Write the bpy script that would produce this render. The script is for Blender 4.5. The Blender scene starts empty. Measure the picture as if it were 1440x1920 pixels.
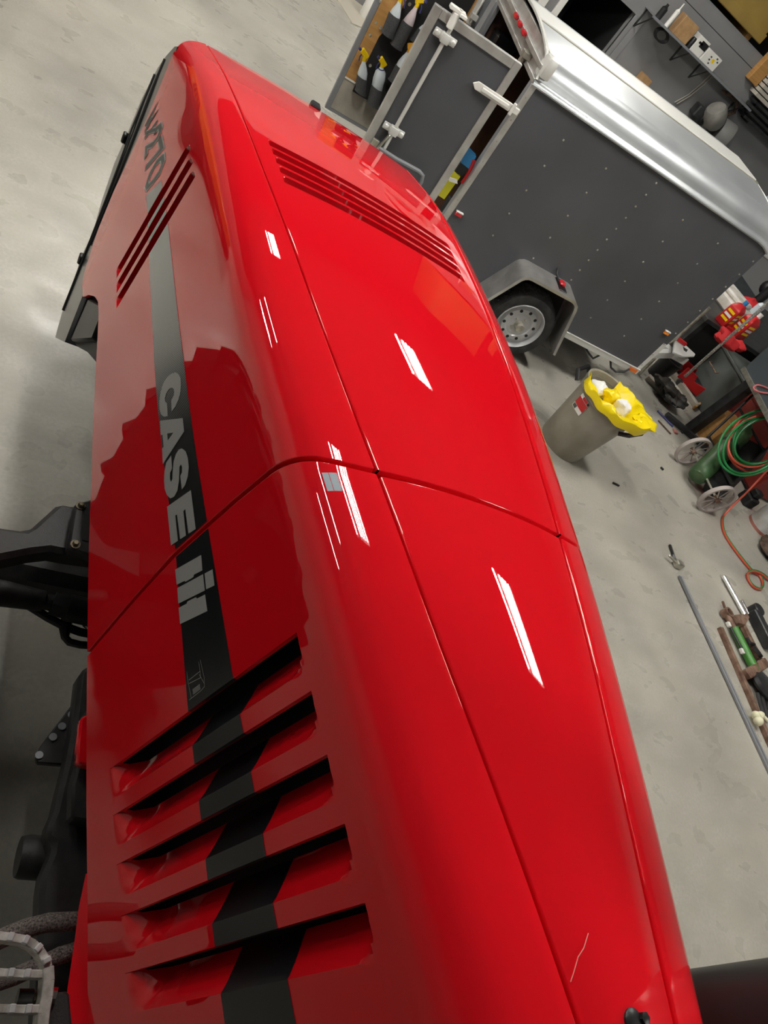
import bpy, bmesh, math, random
from mathutils import Vector, Matrix
random.seed(7)
C = bpy.context.scene.collection
SC = bpy.context.scene
PI = math.pi
# ------------------------------------------------------------------ camera, world, exposure, lights
EYE = 2.55                     # lens height above the floor
F_PX = 1300.78                 # focal length in pixels of the 1440x1920 frame
RW = ((0.827626845, -0.10016208, 0.552269284),      # image right
      (0.262720295, -0.800373081, -0.538870094),    # image down
      (0.495995818, 0.591075706, -0.636095637))     # view direction
cd = bpy.data.cameras.new('camera')
cam = bpy.data.objects.new('camera', cd); C.objects.link(cam)
cd.sensor_fit = 'VERTICAL'; cd.sensor_height = 24.0; cd.lens = F_PX / 1920 * 24.0
cd.clip_start = 0.02; cd.clip_end = 200
cam.matrix_world = Matrix(((RW[0][0], -RW[1][0], -RW[2][0], 0), (RW[0][1], -RW[1][1], -RW[2][1], 0),
                           (RW[0][2], -RW[1][2], -RW[2][2], EYE), (0, 0, 0, 1)))
SC.camera = cam
SC.view_settings.view_transform = 'Standard'; SC.view_settings.look = 'None'
SC.view_settings.gamma = 1.0; SC.view_settings.use_curve_mapping = False
SC.view_settings.exposure = 0.0
wd = bpy.data.worlds.new('world'); SC.world = wd; wd.use_nodes = True
wd.node_tree.nodes['Background'].inputs[0].default_value = (0.9, 0.95, 1.0, 1)
wd.node_tree.nodes['Background'].inputs[1].default_value = 0.02
LIGHT_Z = 5.0
TUBE = 135.0                    # strength of the ceiling tubes
FIXTURES = [(4.45, 3.4), (4.75, 8.9), (4.45, -2.4), (0.3, 3.5), (0.3, 9.1), (-5.5, 9.0)]  # last one, far left, is added to brighten the left front floor
STRIPS = [(-2.1, 3.5), (-4.3, 3.7), (-3.0, 7.2)]

# ------------------------------------------------------------------ helpers
def ray(px, py):
    x, y = (px - 720) / F_PX, (py - 960) / F_PX
    return Vector((RW[0][i] * x + RW[1][i] * y + RW[2][i] for i in range(3))).normalized()
def at_z(px, py, z=0.0):
    d = ray(px, py); return d * ((z - EYE) / d.z) + Vector((0, 0, EYE))
def at_y(px, py, y):
    d = ray(px, py); return d * (y / d.y) + Vector((0, 0, EYE))

class MB:
    def __init__(s, xf=None): s.v = []; s.f = []; s.m = []; s.xf = xf; s.mi = 0
    def add(s, vs, fs):
        o = len(s.v)
        s.v += [Vector(v) for v in vs]
        for f in fs: s.f.append([i + o for i in f]); s.m.append(s.mi)
    def box(s, a, b, rz=0.0, piv=None):
        (x0, y0, z0), (x1, y1, z1) = a, b
        vs = [(x0,y0,z0),(x1,y0,z0),(x1,y1,z0),(x0,y1,z0),(x0,y0,z1),(x1,y0,z1),(x1,y1,z1),(x0,y1,z1)]
        if rz:
            p = Vector(piv or ((x0+x1)/2, (y0+y1)/2, 0)); R = Matrix.Rotation(rz, 3, 'Z')
            vs = [R @ (Vector(v) - p) + p for v in vs]
        s.add(vs, [(0,3,2,1),(4,5,6,7),(0,1,5,4),(1,2,6,5),(2,3,7,6),(3,0,4,7)]); return s
    def beam(s, a, b, w, h, up=(0,0,1)):
        a, b = Vector(a), Vector(b); d = (b - a).normalized(); u = Vector(up)
        if abs(d.dot(u)) > .98: u = Vector((0,1,0))
        r = d.cross(u).normalized(); u = r.cross(d)
        vs = []
        for p in (a, b):
            for i, j in ((-1,-1),(1,-1),(1,1),(-1,1)): vs.append(p + r * (i*w/2) + u * (j*h/2))
        s.add(vs, [(0,1,2,3),(7,6,5,4),(0,4,5,1),(1,5,6,2),(2,6,7,3),(3,7,4,0)]); return s
    def tube(s, pts, r, n=10, closed=False, caps=True):
        pts = [Vector(p) for p in pts]; N = len(pts)
        rs = r if isinstance(r, (list, tuple)) else [r] * N
        vs = []; ref = None
        for i, p in enumerate(pts):
            if closed: t = pts[(i+1) % N] - pts[i-1]
            else: t = pts[min(i+1, N-1)] - pts[max(i-1, 0)]
            t.normalize()
            if ref is None:
                ref = Vector((0,0,1)) if abs(t.z) < .9 else Vector((1,0,0))
            a = (ref - t * ref.dot(t)).normalized(); ref = a; b = t.cross(a)
            for k in range(n):
                q = 2*PI*k/n; vs.append(p + (a*math.cos(q) + b*math.sin(q)) * rs[i])
        fs = []
        for i in range(N if closed else N-1):
            j = (i+1) % N
            for k in range(n): fs.append((i*n+k, i*n+(k+1)%n, j*n+(k+1)%n, j*n+k))
        if caps and not closed:
            fs.append(tuple(range(n-1,-1,-1))); fs.append(tuple((N-1)*n+k for k in range(n)))
        s.add(vs, fs); return s
    def lathe(s, prof, o, ax=(0,0,1), n=32, closed=False):
        ax = Vector(ax).normalized(); o = Vector(o)
        a = (Vector((1,0,0)) if abs(ax.x) < .9 else Vector((0,1,0))); a = (a - ax*a.dot(ax)).normalized(); b = ax.cross(a)
        vs = []
        for (r, h) in prof:
            for k in range(n):
                q = 2*PI*k/n; vs.append(o + ax*h + (a*math.cos(q) + b*math.sin(q))*r)
        fs = []; N = len(prof)
        for i in range(N if closed else N-1):
            j = (i+1) % N
            for k in range(n): fs.append((i*n+k, i*n+(k+1)%n, j*n+(k+1)%n, j*n+k))
        if not closed:
            fs.append(tuple(range(n-1,-1,-1))); fs.append(tuple((N-1)*n+k for k in range(n)))
        s.add(vs, fs); return s
    def prism(s, poly, d):
        poly = [Vector(p) for p in poly]; d = Vector(d); n = len(poly)
        s.add(poly + [p + d for p in poly], [tuple(range(n)), tuple(range(2*n-1, n-1, -1))] + [(i, i+n, (i+1)%n+n, (i+1)%n) for i in range(n)]); return s
    def grid(s, rows, wrap=False):
        n = len(rows[0]); vs = [p for r in rows for p in r]; fs = []
        for i in range(len(rows)-1):
            for k in range(n if wrap else n-1): fs.append((i*n+k, i*n+(k+1)%n, (i+1)*n+(k+1)%n, (i+1)*n+k))
        s.add(vs, fs); return s
    def ball(s, o, r, n=12, m=8, sc=(1,1,1)):
        prof = [[Vector(o) + Vector((sc[0]*r*math.sin(PI*(i+.001)/(m+.002))*math.cos(2*PI*k/n), sc[1]*r*math.sin(PI*(i+.001)/(m+.002))*math.sin(2*PI*k/n), sc[2]*r*math.cos(PI*(i+.001)/(m+.002)))) for k in range(n)] for i in range(m+1)]
        s.grid(prof, True); return s

WM = {}
def link(name, me): o = bpy.data.objects.new(name, me); C.objects.link(o); return o
def build(name, mb, mats, parent=None, loc=None, bev=0.0, sharp=35, recalc=True, seg=1, weld=False):
    """one mesh object; vertices of mb are world positions (after mb.xf)"""
    M = WM[parent.name] if parent else Matrix.Translation(Vector(loc) if loc else Vector())
    Mi = M.inverted()
    vs = [Mi @ (mb.xf(v) if mb.xf else v) for v in mb.v]
    me = bpy.data.meshes.new(name); me.from_pydata(vs, [], mb.f)
    for mt in (mats if isinstance(mats, (list, tuple)) else [mats]): me.materials.append(mt)
    me.polygons.foreach_set('material_index', mb.m)
    if recalc or bev or weld:
        bm = bmesh.new(); bm.from_mesh(me)
        if weld: bmesh.ops.remove_doubles(bm, verts=bm.verts, dist=1e-5)
        if recalc: bmesh.ops.recalc_face_normals(bm, faces=bm.faces)
        if bev:
            es = [e for e in bm.edges if len(e.link_faces) == 2 and e.calc_face_angle(0) > .5]
            bmesh.ops.bevel(bm, geom=es, offset=bev, segments=seg, affect='EDGES', profile=.5, clamp_overlap=True)
        bm.to_mesh(me); bm.free()
    me.polygons.foreach_set('use_smooth', [True]*len(me.polygons))
    me.set_sharp_from_angle(angle=math.radians(sharp))
    o = link(name, me)
    if parent: o.parent = parent
    else: o.matrix_world = M
    WM[o.name] = M
    return o
def tag(o, label=None, cat=None, group=None, kind=None):
    if label: o['label'] = label
    if cat: o['category'] = cat
    if group: o['group'] = group
    if kind: o['kind'] = kind
    return o
def thing(name, label, cat, loc, group=None, R=None):
    o = bpy.data.objects.new(name, None); C.objects.link(o); o.empty_display_size = .1
    M = Matrix.Translation(Vector(loc)) @ (R.to_4x4() if R else Matrix())
    o.matrix_world = M; WM[o.name] = M
    return tag(o, label, cat, group)
def struct(name, mb, m, **k): return tag(build(name, mb, m, **k), kind='structure')
def copy_tree(o, M, parent=None):
    c = o.copy(); C.objects.link(c)
    if parent: c.parent = parent
    else: c.matrix_world = M
    for ch in list(o.children): copy_tree(ch, None, c)
    return c

# ------------------------------------------------------------------ materials
def mat(name, col, rough=.5, metal=0.0, coat=0.0, spec=.5, emit=None, strength=0, alpha=None, trans=0.0):
    m = bpy.data.materials.new(name); m.use_nodes = True
    b = m.node_tree.nodes['Principled BSDF']
    b.inputs['Base Color'].default_value = (*col, 1); b.inputs['Roughness'].default_value = rough
    b.inputs['Metallic'].default_value = metal; b.inputs['Coat Weight'].default_value = coat
    b.inputs['Coat Roughness'].default_value = .03; b.inputs['Specular IOR Level'].default_value = spec
    b.inputs['Transmission Weight'].default_value = trans
    if emit: b.inputs['Emission Color'].default_value = (*emit, 1); b.inputs['Emission Strength'].default_value = strength
    return m
def nd(m, t, **k):
    n = m.node_tree.nodes.new(t)
    for a, v in k.items(): setattr(n, a, v)
    return n
def lk(m, a, b): m.node_tree.links.new(a, b)
def bsdf(m): return m.node_tree.nodes['Principled BSDF']
def noise_mix(m, c1, c2, scale, detail=4, lo=.35, hi=.65, coords='Object', stretch=(1,1,1), rough=None, bump=0, bscale=None):
    tc = nd(m, 'ShaderNodeTexCoord'); mp = nd(m, 'ShaderNodeMapping'); mp.inputs['Scale'].default_value = stretch
    lk(m, tc.outputs[coords], mp.inputs[0])
    n = nd(m, 'ShaderNodeTexNoise'); n.inputs['Scale'].default_value = scale; n.inputs['Detail'].default_value = detail
    lk(m, mp.outputs[0], n.inputs[0])
    r = nd(m, 'ShaderNodeValToRGB'); r.color_ramp.elements[0].position = lo; r.color_ramp.elements[1].position = hi
    r.color_ramp.elements[0].color = (*c1, 1); r.color_ramp.elements[1].color = (*c2, 1)
    lk(m, n.outputs[0], r.inputs[0]); lk(m, r.outputs[0], bsdf(m).inputs['Base Color'])
    if rough:
        q = nd(m, 'ShaderNodeMapRange'); q.inputs[3].default_value = rough[0]; q.inputs[4].default_value = rough[1]
        lk(m, n.outputs[0], q.inputs[0]); lk(m, q.outputs[0], bsdf(m).inputs['Roughness'])
    if bump:
        n2 = nd(m, 'ShaderNodeTexNoise'); n2.inputs['Scale'].default_value = bscale or scale*4; n2.inputs['Detail'].default_value = 5
        lk(m, mp.outputs[0], n2.inputs[0])
        b = nd(m, 'ShaderNodeBump'); b.inputs['Strength'].default_value = bump; b.inputs['Distance'].default_value = .01
        lk(m, n2.outputs[0], b.inputs['Height']); lk(m, b.outputs[0], bsdf(m).inputs['Normal'])
    return m

M_red = mat('tractor_red_paint', (.76, .006, .014), .6, 0, 1.0, .0)
bsdf(M_red).inputs['Coat Roughness'].default_value = .004
M_blk = mat('black_plastic', (.009, .009, .010), .42)
M_blkm = mat('black_matte', (.01, .01, .01), .75)
M_iron = noise_mix(mat('black_cast_iron', (.02,.02,.02), .55), (.006,.006,.007), (.018,.017,.017), 40, rough=(.45,.7), bump=.15, bscale=300)
M_gloss = mat('gloss_black_trim', (.015, .016, .016), .16)
M_decal_blk = mat('black_vinyl', (.008, .009, .011), .28)
M_decal_lt = mat('silver_vinyl', (.40, .40, .385), .34)
M_decal_dk = mat('charcoal_vinyl', (.05, .055, .05), .35)
M_alu = noise_mix(mat('brushed_aluminium', (.5,.5,.49), .42, .85), (.52,.51,.49), (.66,.65,.63), 9, rough=(.36,.5))
M_aluw = mat('white_aluminium', (.72, .72, .69), .4, .3)
M_roof = noise_mix(mat('aluminium_roof', (.5,.5,.5), .36, .55), (.40,.42,.44), (.47,.49,.50), 2.5, rough=(.30,.42))
M_panel = noise_mix(mat('grey_trailer_skin', (.075,.078,.09), .42), (.066,.068,.076), (.082,.085,.096), 1.6, rough=(.36,.46))
M_white = mat('white_paint', (.75, .74, .7), .4)
M_zinc = noise_mix(mat('zinc_plated', (.5,.48,.42), .35, .8), (.42,.40,.33), (.62,.60,.53), 30)
M_rubber = noise_mix(mat('tyre_rubber', (.02,.02,.021), .7), (.012,.012,.013), (.035,.034,.033), 12, bump=.2, bscale=60)
M_rim = mat('silver_rim', (.50, .51, .52), .38, .25)
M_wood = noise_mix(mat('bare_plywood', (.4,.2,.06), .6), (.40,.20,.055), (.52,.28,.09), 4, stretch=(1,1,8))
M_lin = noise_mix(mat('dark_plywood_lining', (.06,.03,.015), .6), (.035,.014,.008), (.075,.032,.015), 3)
M_grey = mat('grey_metal', (.25, .26, .28), .45, .3)
M_redp = mat('red_plastic', (.5, .012, .015), .4)
M_amber = mat('amber_lens', (.85, .25, .02), .25)
M_redlens = mat('red_lens', (.55, .02, .03), .2)
M_yel = mat('yellow_plastic', (.85, .58, .0), .4)
M_yelfilm = mat('yellow_bag_film', (.90, .70, .0), .38)
M_tan = noise_mix(mat('tan_plastic', (.3,.28,.23), .5), (.235,.215,.165), (.325,.30,.245), 5, rough=(.4,.6))
M_steel = noise_mix(mat('dark_steel', (.04,.042,.044), .45, .5), (.03,.031,.033), (.06,.062,.062), 8)
M_rust = noise_mix(mat('rusty_steel', (.16,.09,.06), .75), (.11,.055,.035), (.27,.17,.12), 14)
M_chrome = mat('chrome_rod', (.75,.75,.75), .12, 1)
M_green = noise_mix(mat('green_cylinder_paint', (.06,.14,.05), .45), (.04,.10,.035), (.10,.17,.07), 6)
M_greenh = mat('green_hose', (.015, .20, .05), .35)
M_redh = mat('red_hose', (.55, .08, .04), .4)
M_card = noise_mix(mat('cardboard', (.4,.24,.11), .8), (.33,.19,.085), (.43,.26,.12), 10)
M_blue = mat('blue_plastic', (.02, .20, .45), .4)
M_wallg = noise_mix(mat('grey_wall_paint', (.22,.22,.225), .6), (.20,.20,.205), (.24,.24,.245), 1.2)
M_cloth = mat('black_fabric', (.012,.012,.013), .85)
M_mesh = noise_mix(mat('grey_mesh_pocket', (.05,.052,.055), .8), (.035,.036,.038), (.085,.088,.092), 160)
M_clear = mat('frosted_bottle', (.62, .68, .72), .3)
M_navy = mat('navy_plastic', (.04, .04, .16), .4)
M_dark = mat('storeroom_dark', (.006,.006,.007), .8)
M_brown = noise_mix(mat('brown_rag', (.1,.06,.04), .9), (.05,.03,.02), (.14,.09,.06), 20)
M_slate = mat('slate_top', (.035,.045,.05), .5)
M_pink = mat('pink_cord', (.6, .16, .17), .5)
M_yelply = noise_mix(mat('yellow_board', (.30,.20,.05), .6), (.27,.18,.045), (.35,.24,.06), 2)
M_lcream = mat('cream_floor_paint', (.5,.46,.38), .6)
M_prim = mat('grey_primer', (.30,.36,.42), .5)
M_orange = mat('orange_paint', (.75, .20, .012), .35, 0, .6)

# floor: worn polished concrete
M_floor = mat('polished_concrete', (.4, .38, .34), .4)
def floor_mat(m):
    tc = nd(m, 'ShaderNodeTexCoord')
    def nz(sc, det, st=(1,1,1), rot=0, dist=0):
        mp = nd(m, 'ShaderNodeMapping'); mp.inputs['Scale'].default_value = st; mp.inputs['Rotation'].default_value = (0,0,rot)
        lk(m, tc.outputs['Object'], mp.inputs[0]); n = nd(m, 'ShaderNodeTexNoise')
        n.inputs['Scale'].default_value = sc; n.inputs['Detail'].default_value = det; n.inputs['Distortion'].default_value = dist
        lk(m, mp.outputs[0], n.inputs[0]); return n.outputs[0]
    def ramp(src, a, b, c1, c2):
        r = nd(m, 'ShaderNodeValToRGB'); r.color_ramp.elements[0].position = a; r.color_ramp.elements[1].position = b
        r.color_ramp.elements[0].color = (*c1, 1); r.color_ramp.elements[1].color = (*c2, 1); lk(m, src, r.inputs[0]); return r.outputs[0]
    def mix(f, a, b, t='MIX'):
        x = nd(m, 'ShaderNodeMix', data_type='RGBA', blend_type=t)
        if isinstance(f, float): x.inputs[0].default_value = f
        else: lk(m, f, x.inputs[0])
        lk(m, a, x.inputs[6]); lk(m, b, x.inputs[7]); return x.outputs[2]
    big = nz(1.1, 6, dist=.6); mid = nz(3.5, 4, (1,1.5,1), .5, .3); st = nz(3.5, 4, (1,2.0,1), -.7, .5); fine = nz(55, 4)
    c = ramp(big, .30, .70, (.31,.297,.258), (.50,.475,.405))
    c = mix(ramp(mid, .10, .95, (0,0,0), (.35,.35,.35)), c, ramp(fine, .3, .7, (.27,.26,.23), (.44,.42,.36)))
    c = mix(ramp(st, .36, .84, (0,0,0), (.5,.5,.5)), c, ramp(fine, .35, .65, (.44,.425,.38), (.60,.58,.53)))
    lk(m, c, bsdf(m).inputs['Base Color'])
    q = nd(m, 'ShaderNodeMapRange'); q.inputs[1].default_value = .3; q.inputs[2].default_value = .7; q.inputs[3].default_value = .22; q.inputs[4].default_value = .46
    lk(m, mid, q.inputs[0]); lk(m, q.outputs[0], bsdf(m).inputs['Roughness'])
floor_mat(M_floor)

# stripe vinyl: silver fading to black through printed hairlines
M_stripe = mat('fading_stripe_vinyl', (.1,.1,.1), .3)
def stripe_mat(m):
    g = nd(m, 'ShaderNodeNewGeometry'); s = nd(m, 'ShaderNodeSeparateXYZ'); lk(m, g.outputs['Position'], s.inputs[0])
    y = s.outputs['Y']
    mr = nd(m, 'ShaderNodeMapRange'); mr.inputs[1].default_value = .96; mr.inputs[2].default_value = 1.62; lk(m, y, mr.inputs[0])
    k = nd(m, 'ShaderNodeMath', operation='MULTIPLY'); k.inputs[1].default_value = 150; lk(m, y, k.inputs[0])
    fr = nd(m, 'ShaderNodeMath', operation='FRACT'); lk(m, k.outputs[0], fr.inputs[0])
    lt = nd(m, 'ShaderNodeMath', operation='LESS_THAN'); lk(m, fr.outputs[0], lt.inputs[0]); lk(m, mr.outputs[0], lt.inputs[1])
    x = nd(m, 'ShaderNodeMix', data_type='RGBA'); lk(m, lt.outputs[0], x.inputs[0])
    x.inputs[6].default_value = (.008,.009,.011,1); x.inputs[7].default_value = (.40,.415,.40,1)
    lk(m, x.outputs[2], bsdf(m).inputs['Base Color'])
stripe_mat(M_stripe)

# ------------------------------------------------------------------ room
X0, X1, Y0, Y1, ZC = -9.0, 12.5, -6.0, 11.5, 5.6
struct('floor', MB().box((X0,Y0,-.1),(X1,Y1+2.2,0)), M_floor)
struct('ceiling', MB().box((X0,Y0,ZC),(X1,Y1+2.2,ZC+.1)), mat('ceiling_sheet', (.16,.16,.165), .8))
M_wallw = mat('white_wall_sheet', (.34,.34,.335), .6)
struct('wall_left', MB().box((X0-.1,Y0,0),(X0,Y1+2.2,ZC)), M_wallw)
struct('wall_right', MB().box((X1,Y0,0),(X1+.1,Y1+2.2,ZC)), M_wallw)
struct('wall_front', MB().box((X0,Y0-.1,0),(X1,Y0,ZC)), M_wallw)
DX0, DX1, DZ = 5.19, 6.19, 2.05
w = MB(); w.box((X0,Y1,0),(DX0,Y1+.12,2.56)); w.box((DX1,Y1,0),(X1,Y1+.12,2.56)); w.box((DX0,Y1,DZ),(DX1,Y1+.12,2.56))
w.box((X0,Y1+.005,2.57),(X1,Y1+.12,2.745))
struct('wall_back', w, M_wallg)
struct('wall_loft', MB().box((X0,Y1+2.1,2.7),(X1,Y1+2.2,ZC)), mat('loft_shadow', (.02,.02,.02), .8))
struct('trim_1', MB().box((X0,Y1+.0,2.745),(X1,Y1+2.1,2.76)), M_grey)
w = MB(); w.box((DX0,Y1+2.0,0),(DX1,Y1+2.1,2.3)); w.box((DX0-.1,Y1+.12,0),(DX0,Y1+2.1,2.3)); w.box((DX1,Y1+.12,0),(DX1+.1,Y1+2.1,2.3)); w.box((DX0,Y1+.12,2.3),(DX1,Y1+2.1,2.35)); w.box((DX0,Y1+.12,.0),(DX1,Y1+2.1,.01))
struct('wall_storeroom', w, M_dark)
struct('trim_2', MB().box((DX0-.10,Y1-.03,0),(DX0,Y1+.02,DZ+.0)), M_white, bev=.006)
struct('trim_3', MB().box((DX1,Y1-.02,0),(DX1+.07,Y1+.03,DZ+.0)).box((DX1+.09,Y1-.015,0),(DX1+.2,Y1,2.2)), M_wallg, bev=.004)
struct('trim_4', MB().box((DX0-.36,Y1-.02,0),(DX0-.24,Y1,2.5)), M_white)

# ceiling lights: high-bay troughs with six bright tubes
M_tube = mat('light_tube', (.9,.9,.9), .5, emit=(1.0,.97,.90), strength=TUBE)
def make_light(x, y):
    t = thing('ceiling_light', 'white five tube high bay light hung from the ceiling', 'light', (x, y, LIGHT_Z), 'high bay lights under the ceiling')
    b = MB(); b.box((x-.32,y-.64,LIGHT_Z+.02),(x+.32,y+.64,LIGHT_Z+.05))
    for sx in (-1,1): b.box((x+sx*.32-.006,y-.64,LIGHT_Z-.02),(x+sx*.32+.006,y+.64,LIGHT_Z+.05))
    build('housing', b, mat('light_housing', (.10,.10,.10), .6), t)
    for yy in (-.4,.4): build('hanger', MB().tube([(x,y+yy,LIGHT_Z+.05),(x,y+yy,ZC)], .006, 6), M_grey, t)
    for k in (0, 2, 3, 4, 5):
        xx = x - .25 + .1*k
        build('tube', MB().box((xx-.020,y-.6,LIGHT_Z-.012),(xx+.020,y+.6,LIGHT_Z+.012)), M_tube, t)
    return t
L0 = make_light(*FIXTURES[0])
for (x, y) in FIXTURES[1:]: copy_tree(L0, Matrix.Translation((x, y, LIGHT_Z)))
def strip_light(x, y, lab):
    t = thing('strip_light', lab, 'light', (x, y, LIGHT_Z), 'single strip lights under the ceiling')
    build('housing', MB().box((x-.05,y-.62,LIGHT_Z+.02),(x+.05,y+.62,LIGHT_Z+.07)), bpy.data.materials['light_housing'], t)
    build('hanger', MB().tube([(x,y,LIGHT_Z+.07),(x,y,ZC)], .006, 6), M_grey, t)
    build('tube', MB().box((x-.03,y-.6,LIGHT_Z-.012),(x+.03,y+.6,LIGHT_Z+.018)), M_tube, t)
for (x, y), lab in zip(STRIPS, ('single strip light mirrored as the second bright line on the rear shoulder','single strip light mirrored as the thin outer line on the rear shoulder','single strip light mirrored as a thin line on the front shoulder')): strip_light(x, y, lab)

# ------------------------------------------------------------------ tractor
XC = .70                       # half track of the hood centre line: hood sections below are in units of XC, heights from the eye
def ip(xs, ys):
    def f(x):
        if x <= xs[0]: return ys[0]
        for i in range(len(xs)-1):
            if x <= xs[i+1]:
                # catmull-rom style smooth interpolation
                x0, x1 = xs[i], xs[i+1]; t = (x-x0)/(x1-x0)
                m0 = (ys[i+1]-ys[i-1])/(xs[i+1]-xs[i-1]) if i > 0 else (ys[1]-ys[0])/(xs[1]-xs[0])
                m1 = (ys[i+2]-ys[i])/(xs[i+2]-xs[i]) if i+2 < len(xs) else (ys[i+1]-ys[i])/(x1-x0)
                h = x1-x0
                return (2*t**3-3*t*t+1)*ys[i] + (t**3-2*t*t+t)*h*m0 + (-2*t**3+3*t*t)*ys[i+1] + (t**3-t*t)*h*m1
        return ys[-1]
    return f
def lin(xs, ys):
    def f(x):
        if x <= xs[0]: return ys[0]
        for i in range(len(xs)-1):
            if x <= xs[i+1]: return ys[i] + (ys[i+1]-ys[i])*(x-xs[i])/(xs[i+1]-xs[i])
        return ys[-1]
    return f
YT = [-.3,-.03,.25,.56,.86,1.15,1.5,1.93,2.45,3.0,3.4,3.75,4.06]
ZT = ip(YT, [-.842,-.852,-.867,-.889,-.914,-.944,-.983,-1.035,-1.112,-1.204,-1.285,-1.372,-1.455])   # seam height
HT = ip(YT, [.07,.105,.154,.214,.265,.313,.365,.421,.482,.538,.574,.600,.622])                          # seam half width
HB = ip([-.3,-.05,.42,.96,1.63,2.2,2.8,3.4,4.06], [.215,.27,.365,.46,.56,.615,.66,.708,.762])           # side half width
DZB = lin([-.3,.1,.33,.59,1.0,1.67,2.30,2.56,2.72,2.82,2.92,3.05,3.13,3.3,3.5], [1.36,1.335,1.29,1.257,1.198,1.102,1.08,1.072,1.073,1.085,1.125,1.21,1.29,1.305,1.25])
CROWN = .022
def wpt(side, h, y, z): return Vector((XC*(1 + side*h), XC*y, EYE + XC*z))
def side_sec(side, y, d, inset=0.0):
    """point on the flank at drop d (units) below the seam, inset in metres"""
    b = HB(y); h = b + .1*(d-.12)
    n = Vector((-side, 0, -.1)).normalized()
    return wpt(side, h, y, ZT(y)-d) + n*inset
def shoulder(side, y, t, inset=0.0, g=0.0):
    a, b = HT(y)+g, HB(y); w = b + .002 - a
    P = ((0,0), (.58*w,-.020), (w-.012,-.034), (w,-.14))
    u = 1-t
    c = (u**3, 3*u*u*t, 3*u*t*t, t**3)
    h = sum(c[i]*P[i][0] for i in range(4)); z = sum(c[i]*P[i][1] for i in range(4))
    p = wpt(side, a+h, y, ZT(y)+z)
    if inset:
        dc = (3*u*u, 6*u*t, 3*t*t)
        dh = sum(dc[i]*(P[i+1][0]-P[i][0]) for i in range(3)); dzv = sum(dc[i]*(P[i+1][1]-P[i][1]) for i in range(3))
        n = Vector((side*dzv, 0, -dh)).normalized()
        p = p + n*inset
    return p
YJ = lin([0,.05,.14,.3,.6,.85,1.2,1.4], [.966,.985,1.006,1.024,1.046,1.038,1.018,1.01])       # joint line of the two hood halves
YF = lin([0,.09,.215,.417,.637,.872,1.115,1.243,1.308], [4.06,4.01,3.93,3.82,3.75,3.70,3.58,3.40,3.16])  # front edge of the red flank

def slot_cols(base, slots):
    cols = [(y, None, None) for y in base if not any(min(s['l'],s['c'])-.012 < y < max(s['l'],s['c'])+.008 for s in slots)]
    for i, s in enumerate(slots):
        l, c = s['l'], s['c']; sg = 1 if l > c else -1
        ho = 1 - s.get('hole', .0)
        for f in (0, .12, .3, .5, .7, .85): cols.append((c + (l-c)*f*ho, 'm', i))
        cols += [(c + (l-c)*ho - sg*.0012, 'r', i), (l-sg*.0006, 'f', i), (l, 's', i), (l+sg*.006, None, None), (c-sg*.004, None, None)]
    return sorted(cols, key=lambda t: t[0])
def slot_depth(y, d, tg, s):
    if not (s['d0'] <= d <= s['d1']): return 0.0
    if tg == 's': return 0.0
    if tg == 'f': return s.get('fl', .006)
    l, c = s['l'], s['c']; r = s.get('r', .05)
    if d - s['d0'] < r: c = c + (l-c)*.75*(1-math.sqrt(max(0, 1-(1-(d-s['d0'])/r)**2)))
    if s.get('both') and s['d1'] - d < r: c = c + (l-c)*.75*(1-math.sqrt(max(0, 1-(1-(s['d1']-d)/r)**2)))
    f = max(0.0, min(1.0, (y-c)/((l-c)*(1-s.get('hole', .0))))) if tg != 'r' else 1.0
    D = s['D'] * (f ** s.get('pw', .9))
    if not s.get('both'): D *= min(1.0, (s['d1']-d)/s.get('tail', .07))
    return D
def slotted_grid(mb, cols, rows, pos, slots):
    """rows: list of row values; pos(y,row,depth) -> point"""
    P = [[None]*len(cols) for _ in rows]; D = {}
    for i, r in enumerate(rows):
        for j, (y, tg, k) in enumerate(cols):
            dv = r[2](y) if callable(r[2]) else r[2]
            dep = slot_depth(y, dv, tg, slots[k]) if (tg and dv is not None and not r[3]) else 0.0
            P[i][j] = pos(y, r, dep)
    n = len(cols); vs = [p for row in P for p in row]; fs = []
    for i in range(len(rows)-1):
        for j in range(n-1):
            a, b = cols[j], cols[j+1]
            if a[1] in ('r','f') and b[1] in ('r','f') and a[2] == b[2]:
                s = slots[a[2]]; ym = a[0]
                d0 = rows[i][2](ym) if callable(rows[i][2]) else rows[i][2]
                d1 = rows[i+1][2](ym) if callable(rows[i+1][2]) else rows[i+1][2]
                if d0 is not None and d1 is not None and d0 >= s['d0']-1e-6 and d1 <= s['d1'] - s.get('tail', .07)*.45 + 1e-6 and not rows[i][3]: continue
            fs.append((i*n+j, i*n+j+1, (i+1)*n+j+1, (i+1)*n+j))
    mb.add(vs, fs)

REAR_L = [dict(l=l, c=c, d0=.186, d1=1.064, D=.044, r=.055, fl=.007, tail=.085) for l, c in ((.6276,.549),(.5077,.430),(.3899,.314),(.2748,.197),(.1566,.079))]
SIDE_S = [dict(l=l, c=l+.080, d0=.186, d1=.872, D=.040, r=.06, fl=.004, tail=.03, pw=.40) for l in (2.738, 2.612, 2.489)]
DECK_S = [dict(l=2.335+.08*k, c=2.335+.08*k+.060, d0=-.868, d1=.868, D=.026, r=.03, fl=.003, both=True, pw=.40, tail=.02) for k in range(5)]
def frange(a, b, n): return [a+(b-a)*i/n for i in range(n+1)]

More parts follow.
